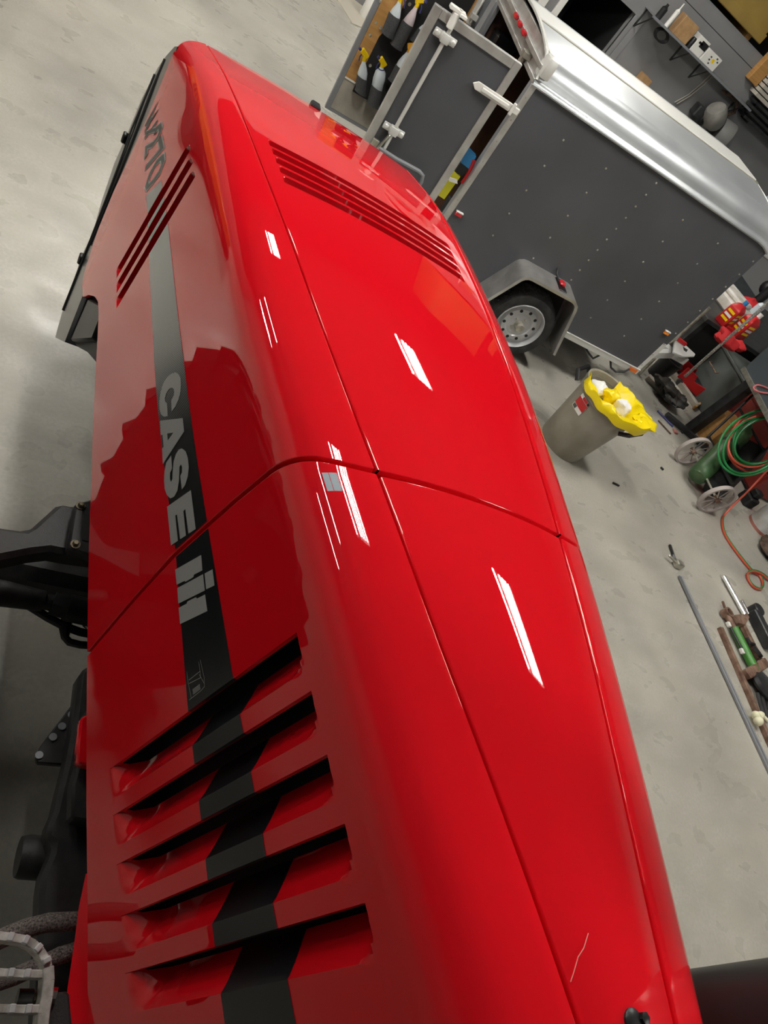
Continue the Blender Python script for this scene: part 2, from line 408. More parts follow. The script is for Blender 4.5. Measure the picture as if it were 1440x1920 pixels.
def flank(side, y0, y1, slots, front):
    base = frange(y0, y1, 46)
    cols = slot_cols(base, slots)
    rows = []
    for t in (-1, 0, 22, 45, 68): rows.append(('e', t, None, True))
    for t in frange(0, 1, 14)[:-1]: rows.append(('t', t, None, True))
    ds = [.14, .16, .176]
    if slots:
        d0, d1 = slots[0]['d0'], slots[0]['d1']
        ds += [d0-.0015, d0, d0+.004, d0+.01, d0+.02, d0+.035, d0+.05, d0+.07]
        tl = slots[0]['tail']
        ds += frange(d0+.10, d1-tl, 7) + [d1-tl*.7, d1-tl*.45, d1-tl*.2, d1]
    else: ds += frange(.22, 1.04, 6)
    for d in ds: rows.append(('d', d, d, False))
    dm = ds[-1]
    for u in (.12, .25, .4, .55, .7, .85, .97, 1.0): rows.append(('b', u, None, True))
    for t in (1, 2): rows.append(('u', t, None, True))
    def pos(y, r, dep):
        ed = 0.0
        k, v = r[0], r[1]
        d = 0 if k in 'e' else (.14*v**1.5 if k == 't' else v)
        bottom = k in 'bu'
        if bottom:
            db = DZB(y); u = v if k == 'b' else 1.0
            d = dm + (db-dm)*u
        # stretch columns to the slanted joint / nose edge
        if front:
            if y < 1.4: yy = y if y > 1.4 else YJ(d)+.009 + (y-y0)*(1.4-YJ(d)-.009)/(1.4-y0)
            elif y > 3.0: yy = 3.0 + (y-3.0)*(YF(d)-3.0)/(y1-3.0)
            else: yy = y
        else: yy = y if y < .68 else .68 + (y-.68)*(YJ(d)-.009-.68)/(y1-.68)
        if bottom:
            d = dm + (DZB(yy)-dm)*(v if k == 'b' else 1.0)
        if k == 'e':
            p = shoulder(side, yy, 0, 0, .0078); re = .003
            if v < 0: return p + Vector((-side*re, 0, -.018))
            a_ = math.radians(v); return p + Vector((-side*re*math.cos(a_), 0, -re*(1-math.sin(a_))))
        if k == 't': return shoulder(side, yy, v, dep, .0078*(1-v))
        p = side_sec(side, yy, d, dep)
        if k == 'u': p = p + (Vector((-side*.0015,0,-.001)) if v == 1 else Vector((-side*.012,0,-.001)))
        return p
    mb = MB(); slotted_grid(mb, cols, rows, pos, slots)
    # returned flange along the joint
    jj = 0 if front else len(cols)-1
    n = len(cols); sg = -1 if front else 1
    edge = [mb.v[i*n+jj] for i in range(5, len(rows)-2)]
    k2 = 1 if front else len(cols)-2
    ins = []
    for i in range(5, len(rows)-2):
        p = mb.v[i*n+jj]; nb = mb.v[(i-1)*n+jj]; tdir = (mb.v[(i+1)*n+jj]-nb); ydir = (p - mb.v[i*n+k2])
        nn = tdir.cross(ydir).normalized()
        ctr = Vector((XC, p.y, p.z-.3)); 
        if nn.dot(ctr-p) < 0: nn = -nn
        ins.append(nn)
    rr = [edge]
    for v in (68, 45, 22, 0):
        a_ = math.radians(v); rr.append([p + q*(.0022*(1-math.sin(a_))) + Vector((0, sg*.0022*math.cos(a_), 0)) for p, q in zip(edge, ins)])
    rr.append([p + q*.017 + Vector((0, sg*.0022, 0)) for p, q in zip(edge, ins)])
    mb.grid(rr)
    return mb
def deck(y0, y1, slots, front):
    cols = slot_cols(frange(y0, y1, 40), slots)
    ED = [1.001, 1.022, 1.045, 1.068, 1.09]
    qs = [-e for e in ED[::-1]] + frange(-1, -.885, 3)
    if slots: qs += [-.8695,-.868,-.866,-.86,-.852,-.845,-.836]
    qs += frange(-.82, .82, 16)
    if slots: qs += [.836,.845,.852,.86,.866,.868,.8695]
    qs += frange(.885, 1, 3) + ED
    rows = [('q', q, q, False) for q in qs]
    def pos(y, r, dep):
        q = r[1]; qc = max(-1, min(1, q))
        yy = y
        if front and y > 3.6: yy = 3.6 + (y-3.6)*(1 + .10*(1-qc*qc)*(y-3.6)/.46)
        a = HT(y) - .0078
        z = ZT(yy if yy < 4.06 else 4.06) + CROWN*(1-qc*qc) - (0 if yy < 4.06 else (yy-4.06)*.35)
        p = wpt(1, qc*a, yy, z); p.z -= dep
        if abs(q) > 1:
            sq = 1 if q > 0 else -1; v_ = (68, 45, 22, 0, -1)[min(range(5), key=lambda i: abs(ED[i]-abs(q)))]; re = .003
            if v_ < 0: p += Vector((sq*re, 0, -.018))
            else: a_ = math.radians(v_); p += Vector((sq*re*math.cos(a_), 0, -re*(1-math.sin(a_))))
        return p
    mb = MB(); slotted_grid(mb, cols, rows, pos, slots)
    n = len(cols)
    for jj, sg in ((0, -1), (n-1, 1)):
        e = [mb.v[i*n+jj] for i in range(5, len(rows)-5)]
        if front and jj == n-1:
            rr = [e]
            for t in (.25,.5,.75,1.0):
                a = t*PI*.45; rr.append([p + Vector((0, .035*math.sin(a), -.045*(1-math.cos(a))-.01*t)) for p in e])
            mb.grid(rr)
        else:
            rr = [e]
            for v in (68, 45, 22, 0):
                a_ = math.radians(v); rr.append([p + Vector((0, sg*.0022*math.cos(a_), -.0022*(1-math.sin(a_)))) for p in e])
            rr.append([p + Vector((0, sg*.0022, -.018)) for p in e]); mb.grid(rr)
    return mb
T = thing('tractor', 'glossy red tractor with a black striped hood filling the foreground', 'tractor', (XC, .8, 0))
fl_rl = build('rear_side_panel', flank(-1, -.22, 1.0, REAR_L, False), M_red, T, recalc=False, sharp=32)
fl_fl = build('front_side_panel', flank(-1, .97, 4.06, SIDE_S, True), M_red, T, recalc=False, sharp=32)
fl_rr = build('rear_side_panel', flank(1, -.22, 1.0, [], False), M_red, T, recalc=False, sharp=32)
fl_fr = build('front_side_panel', flank(1, .97, 4.06, [], True), M_red, T, recalc=False, sharp=32)
dk_r = build('rear_hood_deck', deck(-.22, .955, [], False), M_red, T, recalc=False, sharp=32)
dk_f = build('front_hood_deck', deck(.976, 4.06, DECK_S, True), M_red, T, recalc=False, sharp=32)

# dark core added below the skins so the slots look black
b = MB(); rr = []
for y in frange(-.2, 3.75, 24):
    sec = []
    for sd in (-1, 1):
        ps = [shoulder(sd, y, t, .062) for t in (.1,.45,.75)] + [side_sec(sd, y, d, .072) for d in (.16,.4,.8,1.0)] + [side_sec(sd, y, min(DZB(y)-.01, 1.26), .05)]
        sec += ps[::-1] if sd == -1 else ps
    rr.append(sec)
b.grid(rr)
build('slot_dark_core', b, M_blkm, T, recalc=False)
# dark red sheet added under the seams: blocks light, stands for their shade
b = MB()
for y in frange(-.2, 3.7, 13)[:-1]:
    pass
b.grid([[wpt(1, q*HT(y)*1.12, y, ZT(y)-.035) for q in (-1,-.5,0,.5,1)] for y in frange(-.2, 3.95, 20)])
build('seam_light_block', b, mat('seam_shadow_red', (.10,.002,.004), .6), T, recalc=False)

# stripe on the left flank
S_TOP = lin([0,.2,.31,.63,1.03,1.27,1.64,2.46,2.6,3.0], [.437,.437,.426,.426,.417,.411,.395,.398,.404,.418])
S_BOT = lin([0,.08,.2,.31,.43,.63,1.05,1.3,1.81,2.6,3.0], [.672,.669,.662,.65,.641,.632,.585,.583,.572,.558,.552])
def stripe(y0, y1, slots, m, name, parent, nseg, front=False, ends=(0,0), off=.0007):
    cols = [c for c in slot_cols(frange(y0, y1, nseg), slots) if y0-1e-6 <= c[0] <= y1+1e-6]
    us = frange(0, 1, 6)
    rows = [('s', u, (lambda y, u=u: S_TOP(y)+(S_BOT(y)-S_TOP(y))*u), False) for u in us]
    def pos(y, r, dep):
        u = r[1]; yy = y
        if front and y < 1.2: yy = y
        if ends[0] and y < y0+.03: yy = y + ends[0](u)*(1-(y-y0)/.03)
        if ends[1] and y > y1-.03: yy = y + ends[1](u)*((y-(y1-.03))/.03)
        d = r[2](yy)
        return side_sec(-1, yy, d, dep - off)
    mb = MB(); slotted_grid(mb, cols, rows, pos, slots); return build(name, mb, m, parent, recalc=False, sharp=30)
jf = lambda g: (lambda u, g=g: 0)
stripe(-.2, 1.02, REAR_L, M_decal_blk, 'black_stripe', fl_rl, 24, ends=(0, lambda u: YJ(S_TOP(1.02)+(S_BOT(1.02)-S_TOP(1.02))*u)-.0115-1.02))
stripe(1.05, 2.485, [], M_stripe, 'fading_stripe', fl_fl, 60, front=True, ends=(lambda u: YJ(S_TOP(1.05)+(S_BOT(1.05)-S_TOP(1.05))*u)+.0115-1.05, 0))
for (ya, yb) in ((2.571, 2.608), (2.694, 2.734)): stripe(ya, yb, [], M_decal_lt, 'silver_stripe', fl_fl, 4)
stripe(2.822, 2.93, [], M_decal_lt, 'silver_stripe', fl_fl, 6, ends=(0, lambda u: .10*u-.03))

# lettering: flat vinyl shapes laid on the flank, (Y, drop) outlines
def decal(name, polys, m, parent, off=.0014, holes=()):
    mb = MB()
    bm = bmesh.new()
    for pl in polys:
        loops = [pl] + [h for h in holes]
        es = []
        for lp in loops:
            vv = [bm.verts.new((y, d, 0)) for y, d in lp]
            es += [bm.edges.new((vv[i], vv[(i+1) % len(vv)])) for i in range(len(vv))]
        bmesh.ops.triangle_fill(bm, use_beauty=True, use_dissolve=False, edges=es)
    for _ in range(2):
        long = [e for e in bm.edges if e.calc_length() > .05]
        if long: bmesh.ops.subdivide_edges(bm, edges=long, cuts=1); bmesh.ops.triangulate(bm, faces=bm.faces)
    bm.verts.index_update()
    mb.add([side_sec(-1, v.co.x, v.co.y, -off) for v in bm.verts], [[v.index for v in f.verts] for f in bm.faces])
    bm.free()
    return build(name, mb, m, parent, recalc=False)
def stroke(pts, w, closed=False):
    """outline quads of a polyline in metric flank space"""
    out = []; P = [Vector((y, d)) for y, d in pts]; n = len(P); L = []; R_ = []
    for i in range(n):
        a = P[(i-1) % n] if closed or i > 0 else P[i]; c = P[(i+1) % n] if closed or i < n-1 else P[i]
        t1 = (P[i]-a); t2 = (c-P[i]); t = (t1.normalized() if t1.length else Vector((0,0))) + (t2.normalized() if t2.length else Vector((0,0)))
        t.normalize(); nrm = Vector((-t.y, t.x)); k = w/2
        if t1.length and t2.length:
            cs = max(.45, abs(nrm.dot(Vector((-t2.normalized().y, t2.normalized().x))))); k /= cs
        L.append(P[i]+nrm*k); R_.append(P[i]-nrm*k)
    m = n if closed else n-1
    for i in range(m):
        j = (i+1) % n; out.append([L[i], L[j], R_[j], R_[i]])
    return [[(p.x, p.y) for p in q] for q in out]
GL = {'C':[(1.63,.447),(1.608,.433),(1.583,.425),(1.558,.427),(1.532,.436),(1.514,.453),(1.504,.475),(1.503,.499),(1.547,.492),(1.548,.48),(1.559,.469),(1.577,.47),(1.591,.48),(1.601,.498),(1.599,.515),(1.587,.527),(1.571,.528),(1.557,.518),(1.505,.523),(1.521,.545),(1.544,.56),(1.573,.566),(1.604,.562),(1.632,.549),(1.651,.53),(1.657,.506),(1.65,.475)],
'A':[(1.525,.57),(1.43,.445),(1.38,.449),(1.359,.586),(1.416,.579),(1.414,.569),(1.461,.566),(1.47,.577)],
'S':[(1.334,.474),(1.31,.457),(1.282,.452),(1.25,.455),(1.226,.467),(1.209,.486),(1.207,.506),(1.254,.503),(1.258,.492),(1.274,.487),(1.286,.491),(1.285,.5),(1.265,.506),(1.243,.514),(1.219,.529),(1.212,.549),(1.22,.571),(1.243,.587),(1.27,.594),(1.3,.591),(1.329,.582),(1.35,.566),(1.354,.535),(1.308,.539),(1.302,.553),(1.282,.558),(1.269,.555),(1.273,.545),(1.297,.538),(1.323,.526),(1.339,.508),(1.342,.49)],
'E':[(1.206,.594),(1.175,.463),(1.052,.471),(1.06,.508),(1.138,.504),(1.139,.515),(1.062,.521),(1.069,.552),(1.149,.549),(1.152,.558),(1.071,.564),(1.079,.602)],
'L1':[(.999,.598),(.969,.466),(.927,.472),(.937,.513),(.932,.517),(.94,.558),(.944,.559),(.954,.601)],
'L2':[(.944,.6),(.916,.472),(.872,.476),(.901,.606)],
'L3':[(.914,.465),(.906,.428),(.863,.432),(.872,.47)],
'L4':[(.889,.607),(.881,.566),(.885,.562),(.876,.52),(.87,.516),(.862,.478),(.818,.48),(.845,.611)]}
for k in 'CASE':
    decal('letter_' + k.lower(), [GL[k]], M_decal_lt, fl_fl, holes=([(1.445,.539),(1.421,.505),(1.419,.541)],) if k == 'A' else ())
for k in ('L1','L2','L3','L4'): decal('logo_bar', [GL[k]], M_decal_lt, fl_rl)
art = []
for pl in ([(.72,.544),(.674,.539),(.654,.544),(.651,.563),(.65,.619)], [(.719,.552),(.695,.552),(.695,.607)], [(.695,.552),(.68,.554),(.687,.609)], [(.718,.611),(.689,.612),(.651,.608)], [(.69,.558),(.662,.543)]):
    art += stroke(pl, .0012)
for k in range(6): art += stroke([(.667-.0022*k,.597),(.667-.0022*k,.562)], .0011)
decal('tractor_outline_print', art, M_decal_lt, fl_rl)
NUM = [('digit_two', [(3.443,.41),(3.463,.387),(3.427,.358),(3.368,.36),(3.347,.393),(3.374,.441),(3.469,.497),(3.374,.512)], False),
       ('digit_seven', [(3.308,.379),(3.168,.376),(3.271,.53)], False),
       ('digit_zero', [(3.083,.382),(3.02,.384),(2.99,.421),(3.016,.483),(3.045,.53),(3.089,.536),(3.133,.492),(3.131,.434)], True),
       ('letter_m', [(3.751,.472),(3.745,.35),(3.712,.444),(3.651,.358),(3.69,.486)], False),
       ('letter_x', [(3.612,.497),(3.531,.371)], False), ('letter_x', [(3.651,.482),(3.458,.388)], False)]
M_outline = mat('pale_vinyl_outline', (.48,.48,.46), .35)
for nm, pts, cl in NUM:
    w_ = (.020,.034) if 'letter' in nm else (.028,.048)
    decal(nm, stroke(pts, w_[0], cl), M_decal_dk, fl_fl, off=.0018)
    decal(nm + '_outline', stroke(pts, w_[1], cl), M_outline, fl_fl, off=.0010)

# small grey primer spot on the rear shoulder
b = MB(); b.grid([[shoulder(-1, y, t, -.0006) for t in (.36,.42,.50)] for y in (.895,.92,.945)])
build('primer_spot', b, M_prim, fl_rl, recalc=False)
# washer nozzle at the back of the deck
pz = at_z(1187, 1917, EYE-XC*.832)
b = MB(); b.lathe([(.0125,-.012),(.0125,.002),(.010,.004),(.004,.005)], pz, n=20); b.lathe([(.006,.003),(.006,.008),(.003,.009)], pz+Vector((.012,.002,0)), n=6)
build('washer_nozzle', b, M_blk, T)
b = MB()
sp = [(1112,1748),(1106,1775),(1098,1792),(1093,1822),(1090,1838)]
spp = []
for (px, py) in sp:
    p = at_z(px, py, EYE-XC*.83); spp.append(Vector((p.x, p.y, EYE + XC*(ZT(p.y/XC)+CROWN*(1-((p.x/XC-1)/HT(p.y/XC))**2)) + .0002)))
b.tube(spp, .0006, 4); build('scratch', b, mat('scratch_pink', (.75,.25,.2), .5), dk_r)
# emblem on the nose
b = MB(); yv = 4.05*XC; zz = EYE+XC*(ZT(4.06)+CROWN-.03)
b.box((XC-.02, yv+.015, zz-.02),(XC+.02, yv+.06, zz+.026)); build('hood_emblem', b, M_blk, T, bev=.006)

# black nose: side cheeks + front, following the flanks
def cheek(poly, ins0, depth, m, name, bev=0):
    for sd in (-1, 1):
        outer = [side_sec(sd, y, d, ins0) for y, d in poly]
        b = MB(); b.prism(outer, Vector((-sd*depth, 0, 0)))
        build(name, b, m, T, bev=bev)
cheek([(3.98,.075),(4.05,.09),(4.19,.20),(4.31,.33),(4.34,.54),(4.19,.69),(4.11,.85),(3.9,1.03),(3.70,1.165),(3.68,1.33),(3.54,1.46),(3.42,1.62),(3.27,1.71),(3.02,1.54),(3.17,1.30),(3.33,1.28),(3.5,1.1),(3.62,.86),(3.7,.62),(3.75,.4),(3.9,.2)], .002, .12, M_gloss, 'nose_cheek')
cheek([(3.16,1.31),(3.03,1.54),(2.78,1.37),(2.40,1.155),(2.30,1.06),(2.35,.98),(3.4,.98),(3.4,1.2)], .035, .10, M_iron, 'radiator_duct', .008)
cheek([(3.1,1.26),(2.86,1.12),(2.74,1.085),(2.66,1.2),(3.0,1.5)], .012, .03, M_blk, 'duct_cover', .006)
b = MB(); fr = []
for (y, d) in [(4.0,.05),(4.19,.20),(4.31,.33),(4.34,.54),(4.19,.69),(4.11,.85),(3.9,1.03),(3.70,1.165),(3.68,1.33),(3.54,1.46),(3.42,1.62),(3.27,1.71)]:
    l = side_sec(-1, y, d, .02); r = side_sec(1, y, d, .02)
    fr.append([l + (r-l)*t + Vector((0,.06*math.sin(PI*t),0)) for t in frange(0,1,10)])
b.grid(fr); build('front_grille', b, M_blk, T, recalc=False)
for sd in (-1,):
    for (y0, d0, y1, d1) in ((4.28,.36,3.42,1.60),(4.18,.22,3.60,1.20)):
        b = MB(); b.tube([side_sec(sd, y0+(y1-y0)*t, d0+(d1-d0)*t - .10*math.sin(PI*t), .0) for t in frange(0,1,12)], .004, 6)
        build('panel_seam', b, M_blkm, T)
    for (y, d) in ((4.16,.71),(3.62,1.32)):
        p = side_sec(sd, y, d, -.004)
        build('clip', MB().box(p-Vector((.008,.018,.02)), p+Vector((.008,.018,.02))), M_blk, T, bev=.005)

# running gear on the left: bracket arm, axle, steering cylinder, frame rail
def slab(poly, z, th, m, name, bev=.004, parent=T):
    b = MB(); b.prism([at_z(px, py, z) for px, py in poly], (0,0,-th)); return build(name, b, m, parent, bev=bev)
slab([(-40,980),(0,986),(50,993),(62,986),(112,941),(142,948),(185,938),(185,1045),(126,1036),(96,1030),(60,1034),(0,1046),(-40,1050)], .95, .07, M_iron, 'fender_arm', .012)
M_rustbolt = noise_mix(mat('tarnished_bolt', (.12,.10,.06), .55, .5), (.09,.075,.045), (.17,.14,.09), 60)
pl = slab([(141,943),(200,928),(200,1052),(127,1028)], 1.0, .035, M_iron, 'bracket_plate', .006)
for (px, py) in ((151,949),(141,1021)):
    p = at_z(px, py, 1.0); b = MB(); b.lathe([(.012,-.002),(.012,.003)], p, n=20); b.lathe([(.0075,.003),(.0075,.010),(.006,.012)], p, n=6); build('bolt', b, M_rustbolt, pl)
slab([(158,965),(168,962),(166,1015),(154,1012)], 1.002, .004, M_blkm, 'slot', 0, pl)
build('front_axle', MB().beam((-.5,1.13,.66),(1.8,1.13,.66),.13,.16), M_iron, T, bev=.03)
b = MB(); b.tube([at_z(-60,1100,.74), at_z(0,1112,.74), at_z(82,1127,.74)], [.035,.035,.028], 16); build('tie_rod', b, M_iron, T)
b = MB(); b.tube([at_z(82,1127,.74), at_z(100,1131,.74)], .022, 12); b.lathe([(.036,0),(.036,.045)], at_z(98,1131,.74), at_z(130,1140,.74)-at_z(98,1131,.74), n=6); build('lock_nut', b, M_iron, T)
b = MB(); b.tube([at_z(126,1139,.74), at_z(200,1156,.74)], .037, 18); build('steering_cylinder', b, M_iron, T)
b = MB(); b.tube([at_z(20,1115,.70), at_z(58,1138,.70), at_z(90,1158,.70), at_z(120,1174,.70), at_z(150,1185,.70), at_z(200,1195,.70)], .012, 8); build('hose', b, M_blk, T)
b = MB(); b.tube([at_z(127,1155,.70), at_z(122,1180,.70), at_z(122,1195,.70), at_z(130,1204,.70), at_z(150,1209,.70), at_z(200,1212,.70)], [.016,.016,.011,.011,.011,.011], 8); build('hose', b, M_blk, T)
b = MB(); b.tube([at_z(150,1163,.72), at_z(156,1166,.72), at_z(158,1173,.72), at_z(164,1177,.72)], .005, 8); build('wire_clip', b, M_chrome, T)
slab([(200,1240),(163,1250),(150,1259),(138,1360),(125,1430),(112,1480),(103,1520),(92,1545),(86,1570),(100,1580),(97,1600),(80,1640),(75,1675),(72,1760),(66,1920),(64,2000),(260,2000)], .86, .07, M_iron, 'frame_rail', .012)
slab([(200,1330),(160,1330),(156,1400),(136,1470),(134,1535),(158,1540),(200,1545)], .93, .05, M_iron, 'rail_cover', .006)
slab([(140,1314),(76,1398),(68,1418),(70,1430),(122,1434),(140,1360)], .80, .02, M_iron, 'perforated_bracket', .003)
for (px, py) in ((134,1340),(116,1362),(99,1382),(73,1416)):
    b = MB(); b.lathe([(.009,0),(.009,.003)], at_z(px, py, .801), n=12); build('hole', b, M_grey, T)
b = MB(); b.tube([at_z(122,1612,.74), at_z(100,1611,.74), at_z(45,1606,.74), at_z(34,1606,.74)], [.052,.045,.045,.041], 20); build('pivot_boss', b, M_iron, T)
# lower red skirt flaring out below the rear flank
lo = [(152,1345),(146,1400),(146,1430),(160,1434)]
b = MB(); b.prism([at_z(px,py,.98) for px,py in [(185,1330)]+lo+[(190,1440)]], (0,0,-.03)); build('lower_skirt_tab', b, M_red, T, bev=.004)
g = [[at_z(px,py,1.02) for px,py in ((200,1640),(205,1700),(210,1760),(215,1850),(220,1960))], [at_z(px,py,.97) for px,py in ((161,1638),(148,1700),(139,1770),(127,1850),(112,1960))], [at_z(px,py,.90) for px,py in ((165,1640),(152,1700),(143,1770),(131,1850),(117,1960))]]
b = MB(); b.grid(g); build('lower_skirt', b, M_red, T, recalc=False)
M_loom = noise_mix(mat('dusty_hose_sleeve', (.1,.09,.085), .9), (.03,.028,.027), (.20,.17,.155), 260, bump=.5, bscale=500)
b = MB(); b.tube([at_z(-30,1775,.93), at_z(20,1752,.93), at_z(50,1740,.93), at_z(90,1730,.93), at_z(140,1727,.93), at_z(190,1727,.93)], .017, 12); build('sleeved_hose', b, M_loom, T)
b = MB(); b.tube([at_z(-30,1850,.92), at_z(30,1830,.92), at_z(70,1812,.92), at_z(110,1792,.92), at_z(150,1780,.92), at_z(190,1772,.92)], .015, 12); build('sleeved_hose', b, M_loom, T)

# serrated aluminium step near the lens
ZS = 1.25
st = thing('step_plate', 'serrated cast aluminium step bolted to the left of the tractor', 'step', at_z(40, 1850, ZS-.06))
M_cast = noise_mix(mat('cast_aluminium', (.5,.48,.45), .42, .55), (.36,.34,.31), (.58,.56,.53), 60, rough=(.35,.55))
M_tooth = mat('bright_aluminium', (.62,.62,.63), .35, .6)  # step teeth in a brighter tone than the bars
def bar(pts, w, h, name, teeth=None):
    b = MB(); P = [at_z(px, py, ZS) for px, py in pts]
    for i in range(len(P)-1): b.beam(P[i], P[i+1]+(P[i+1]-P[i]).normalized()*.002, w, h)
    build(name, b, M_cast, st, bev=.0012)
arc = [(-60,1756),(-10,1757),(15,1760),(40,1764),(58,1772),(72,1786),(81,1800),(86,1815),(88,1840)]
bar(arc, .012, .03, 'front_rail')
bar([(86,1815),(87,1840),(84,1870),(78,1900),(72,1960)], .016, .032, 'side_rail')
bar([(-60,1822),(0,1826),(45,1828),(84,1828)], .011, .028, 'cross_bar')
bar([(-60,1890),(0,1893),(45,1894),(76,1893)], .011, .028, 'cross_bar')
for pts in (arc[:-1], [(-60,1822),(0,1826),(45,1828),(60,1828)], [(-60,1890),(0,1893),(45,1894),(60,1893)]):
    P = [at_z(px, py, ZS) for px, py in pts]; L = [0]
    for i in range(len(P)-1): L.append(L[-1]+(P[i+1]-P[i]).length)
    s = .01
    while s < L[-1]:
        i = max(k for k in range(len(L)) if L[k] <= s); i = min(i, len(P)-2)
        d = (P[i+1]-P[i]).normalized(); p = P[i] + d*(s-L[i])
        b = MB(); b.beam(p-d*.004+Vector((0,0,.0175)), p+d*.004+Vector((0,0,.0175)), .0115, .011); build('tooth', b, M_tooth, st, bev=.0012)
        s += .022
slab([(92,1862),(130,1858),(140,1965),(78,1965),(84,1900)], ZS-.01, .05, M_iron, 'step_mount', .004, st)
b = MB(); b.lathe([(.0085,0),(.0085,.008)], at_z(62,1870,ZS-.02), (1,.1,0), n=6); build('hex_bolt', b, M_rustbolt, st)
b = MB(); b.tube([at_z(60,1870,ZS-.02), at_z(32,1870,ZS-.02)], .011, 14); build('bolt_bushing', b, M_blk, st)
b = MB(); b.lathe([(.010,0),(.010,.010)], at_z(93,1866,ZS-.005), (1,-.1,.2), n=6); build('hex_bolt', b, M_chrome, st)

# exhaust stack right of the hood
ax = ray(1330, 1811); k = 1.12/math.hypot(ax.x, ax.y)
tx = Vector((ax.x*k, ax.y*k, 0)); dr = Vector((ax.x, ax.y, 0)).normalized(); nr = Vector((dr.y, -dr.x, 0))
ctr = tx + nr*.085
b = MB(); b.lathe([(.085,.95),(.085,2.98),(.06,3.05),(.06,3.3)], ctr, n=40); build('exhaust_stack', b, mat('black_stack_paint', (.018,.018,.018), .42), T)

# left front tyre, mirrored in the flank
def tyre(o, R, w, name):
    b = MB(); rim = R*.58
    b.lathe([(rim,-w*.42),(R*.80,-w*.5),(R*.93,-w*.46),(R*.95,0),(R*.93,w*.46),(R*.80,w*.5),(rim,w*.42)], o, (1,0,0), n=48, closed=False)
    for k in range(20):
        for sd in (-1, 1):
            a0 = 2*PI*(k+.5*(sd>0))/20
            P = []
            for f, x in ((0,.02),(.5,.26),(1,.49)):
                a = a0 - .22*f
                P.append(Vector(o)+Vector((sd*w*x, math.cos(a)*R*.975, math.sin(a)*R*.975)))
            for i in range(2):
                m_ = (P[i]-Vector(o)); m_.x = 0
                b.beam(P[i], P[i+1], .045, .06, m_)
    build(name, b, M_rubber, T)
tyre((-.50, 1.42, .62), .62, .44, 'front_tyre')
b = MB(); b.lathe([(.10,-.1),(.36,-.12),(.37,.12),(.10,.05)], (-.50,1.42,.62), (1,0,0), n=32); build('wheel_disc', b, mat('cream_wheel_paint', (.6,.58,.5), .4), T)

# cab behind the lens (only shades and reflects)
M_glass = mat('dark_cab_glass', (.02,.025,.025), .05)
b = MB(); b.box((.0,-2.0,.95),(1.4,-.55,1.5)); b.box((-.05,-2.1,2.72),(1.45,-.45,2.95)); build('cab_shell', b, M_blk, T, bev=.03)
for (x, y) in ((.04,-.60),(1.36,-.60),(.04,-1.95),(1.36,-1.95)): build('cab_pillar', MB().box((x-.04,y-.04,1.5),(x+.04,y+.04,2.72)), M_blk, T)
b = MB(); b.box((.06,-.62,1.5),(1.34,-.60,2.72)); build('windshield', b, M_glass, T)
tyre((-.62, -1.45, .92), .92, .55, 'rear_tyre')  # unseen rear tyres, added to darken the floor at left
tyre((2.02, -1.45, .92), .92, .55, 'rear_tyre')
tyre((1.70, 1.36, .58), .58, .40, 'front_tyre')  # unseen right tyre, added to block light, set inward to stay hidden
b = MB(); b.box((.56,-2.0,.45),(.84,1.0,1.3)); b.box((.46,1.0,.50),(.94,2.1,1.25)); b.box((.5,2.1,.7),(.9,2.3,1.15)); b.box((.62,-.3,.25),(.78,1.9,.45)); build('engine_block', b, M_iron, T, bev=.03)  # unseen, added to stop light passing under the hood
build('light_block_tank', MB().box((1.08,-.9,.42),(1.52,.62,1.0)), M_blk, T, bev=.06, seg=3)  # unseen box, added to block low light from the right
# orange mower tractor parked to the left: mirrored in the front shoulder
om = thing('orange_tractor', 'orange garden tractor mirrored in the glossy front shoulder of the red hood', 'tractor', (-1.6, 6.2, 0))
build('bonnet', MB().box((-2.3,5.0,.55),(-1.05,6.9,1.05)).box((-2.2,6.9,.5),(-1.15,8.1,.8)), M_orange, om, bev=.08, seg=3)
for k in range(5): build('louver', MB().box((-1.052,5.35+.13*k,.66),(-1.040,5.41+.13*k,.95)), M_blk, om)
for (x, y, r) in ((-1.0,5.5,.33),(-2.35,5.5,.33),(-.98,7.5,.5),(-2.37,7.5,.5)): build('wheel', MB().lathe([(.05,-.13),(r*.8,-.14),(r,-.09),(r,.09),(r*.8,.14),(.05,.13)], (x,y,r), (1,0,0), n=32), M_rubber, om)
build('chassis', MB().box((-2.1,5.1,.3),(-1.25,7.9,.55)), M_blk, om)

# ------------------------------------------------------------------ cargo trailer (own frame: x to its nose, y across, z from the eye)
WT = Matrix(((0.9958733, 0.0682411, -0.0598290), (-0.0683635, 0.9976605, 0.0), (0.0596891, 0.0040901, 0.9982086)))
def TR(v): return WT @ Vector(v) + Vector((0, 0, EYE))
def tray(px, py, y):                          # pixel -> trailer frame point on the plane y
    d = WT.transposed() @ ray(px, py); return d * (y / d.y)
tyc = TR((2.96, 5.86, -2.44))
CT = thing('cargo_trailer', 'grey enclosed cargo trailer with an aluminium roof and its rear doors open', 'trailer', (tyc.x, tyc.y, 0), R=WT)
def tb(name, mb, m, parent=CT, **k): mb.xf = TR; return build(name, mb, m, parent, **k)
SX0, SX1, SY0, SY1, SZ0, SZ1 = 1.967, 4.40, 5.0, 6.68, -2.39, -.985
tb('side_panel', MB().box((SX0,SY0,SZ0),(SX1,SY0+.012,SZ1)), M_panel)
tb('side_panel', MB().box((SX0,SY1-.012,SZ0),(SX1,SY1,SZ1)), M_panel)
tb('front_panel', MB().box((SX1-.012,SY0+.012,SZ0),(SX1,SY1-.012,SZ1)), M_panel)
rv = MB()
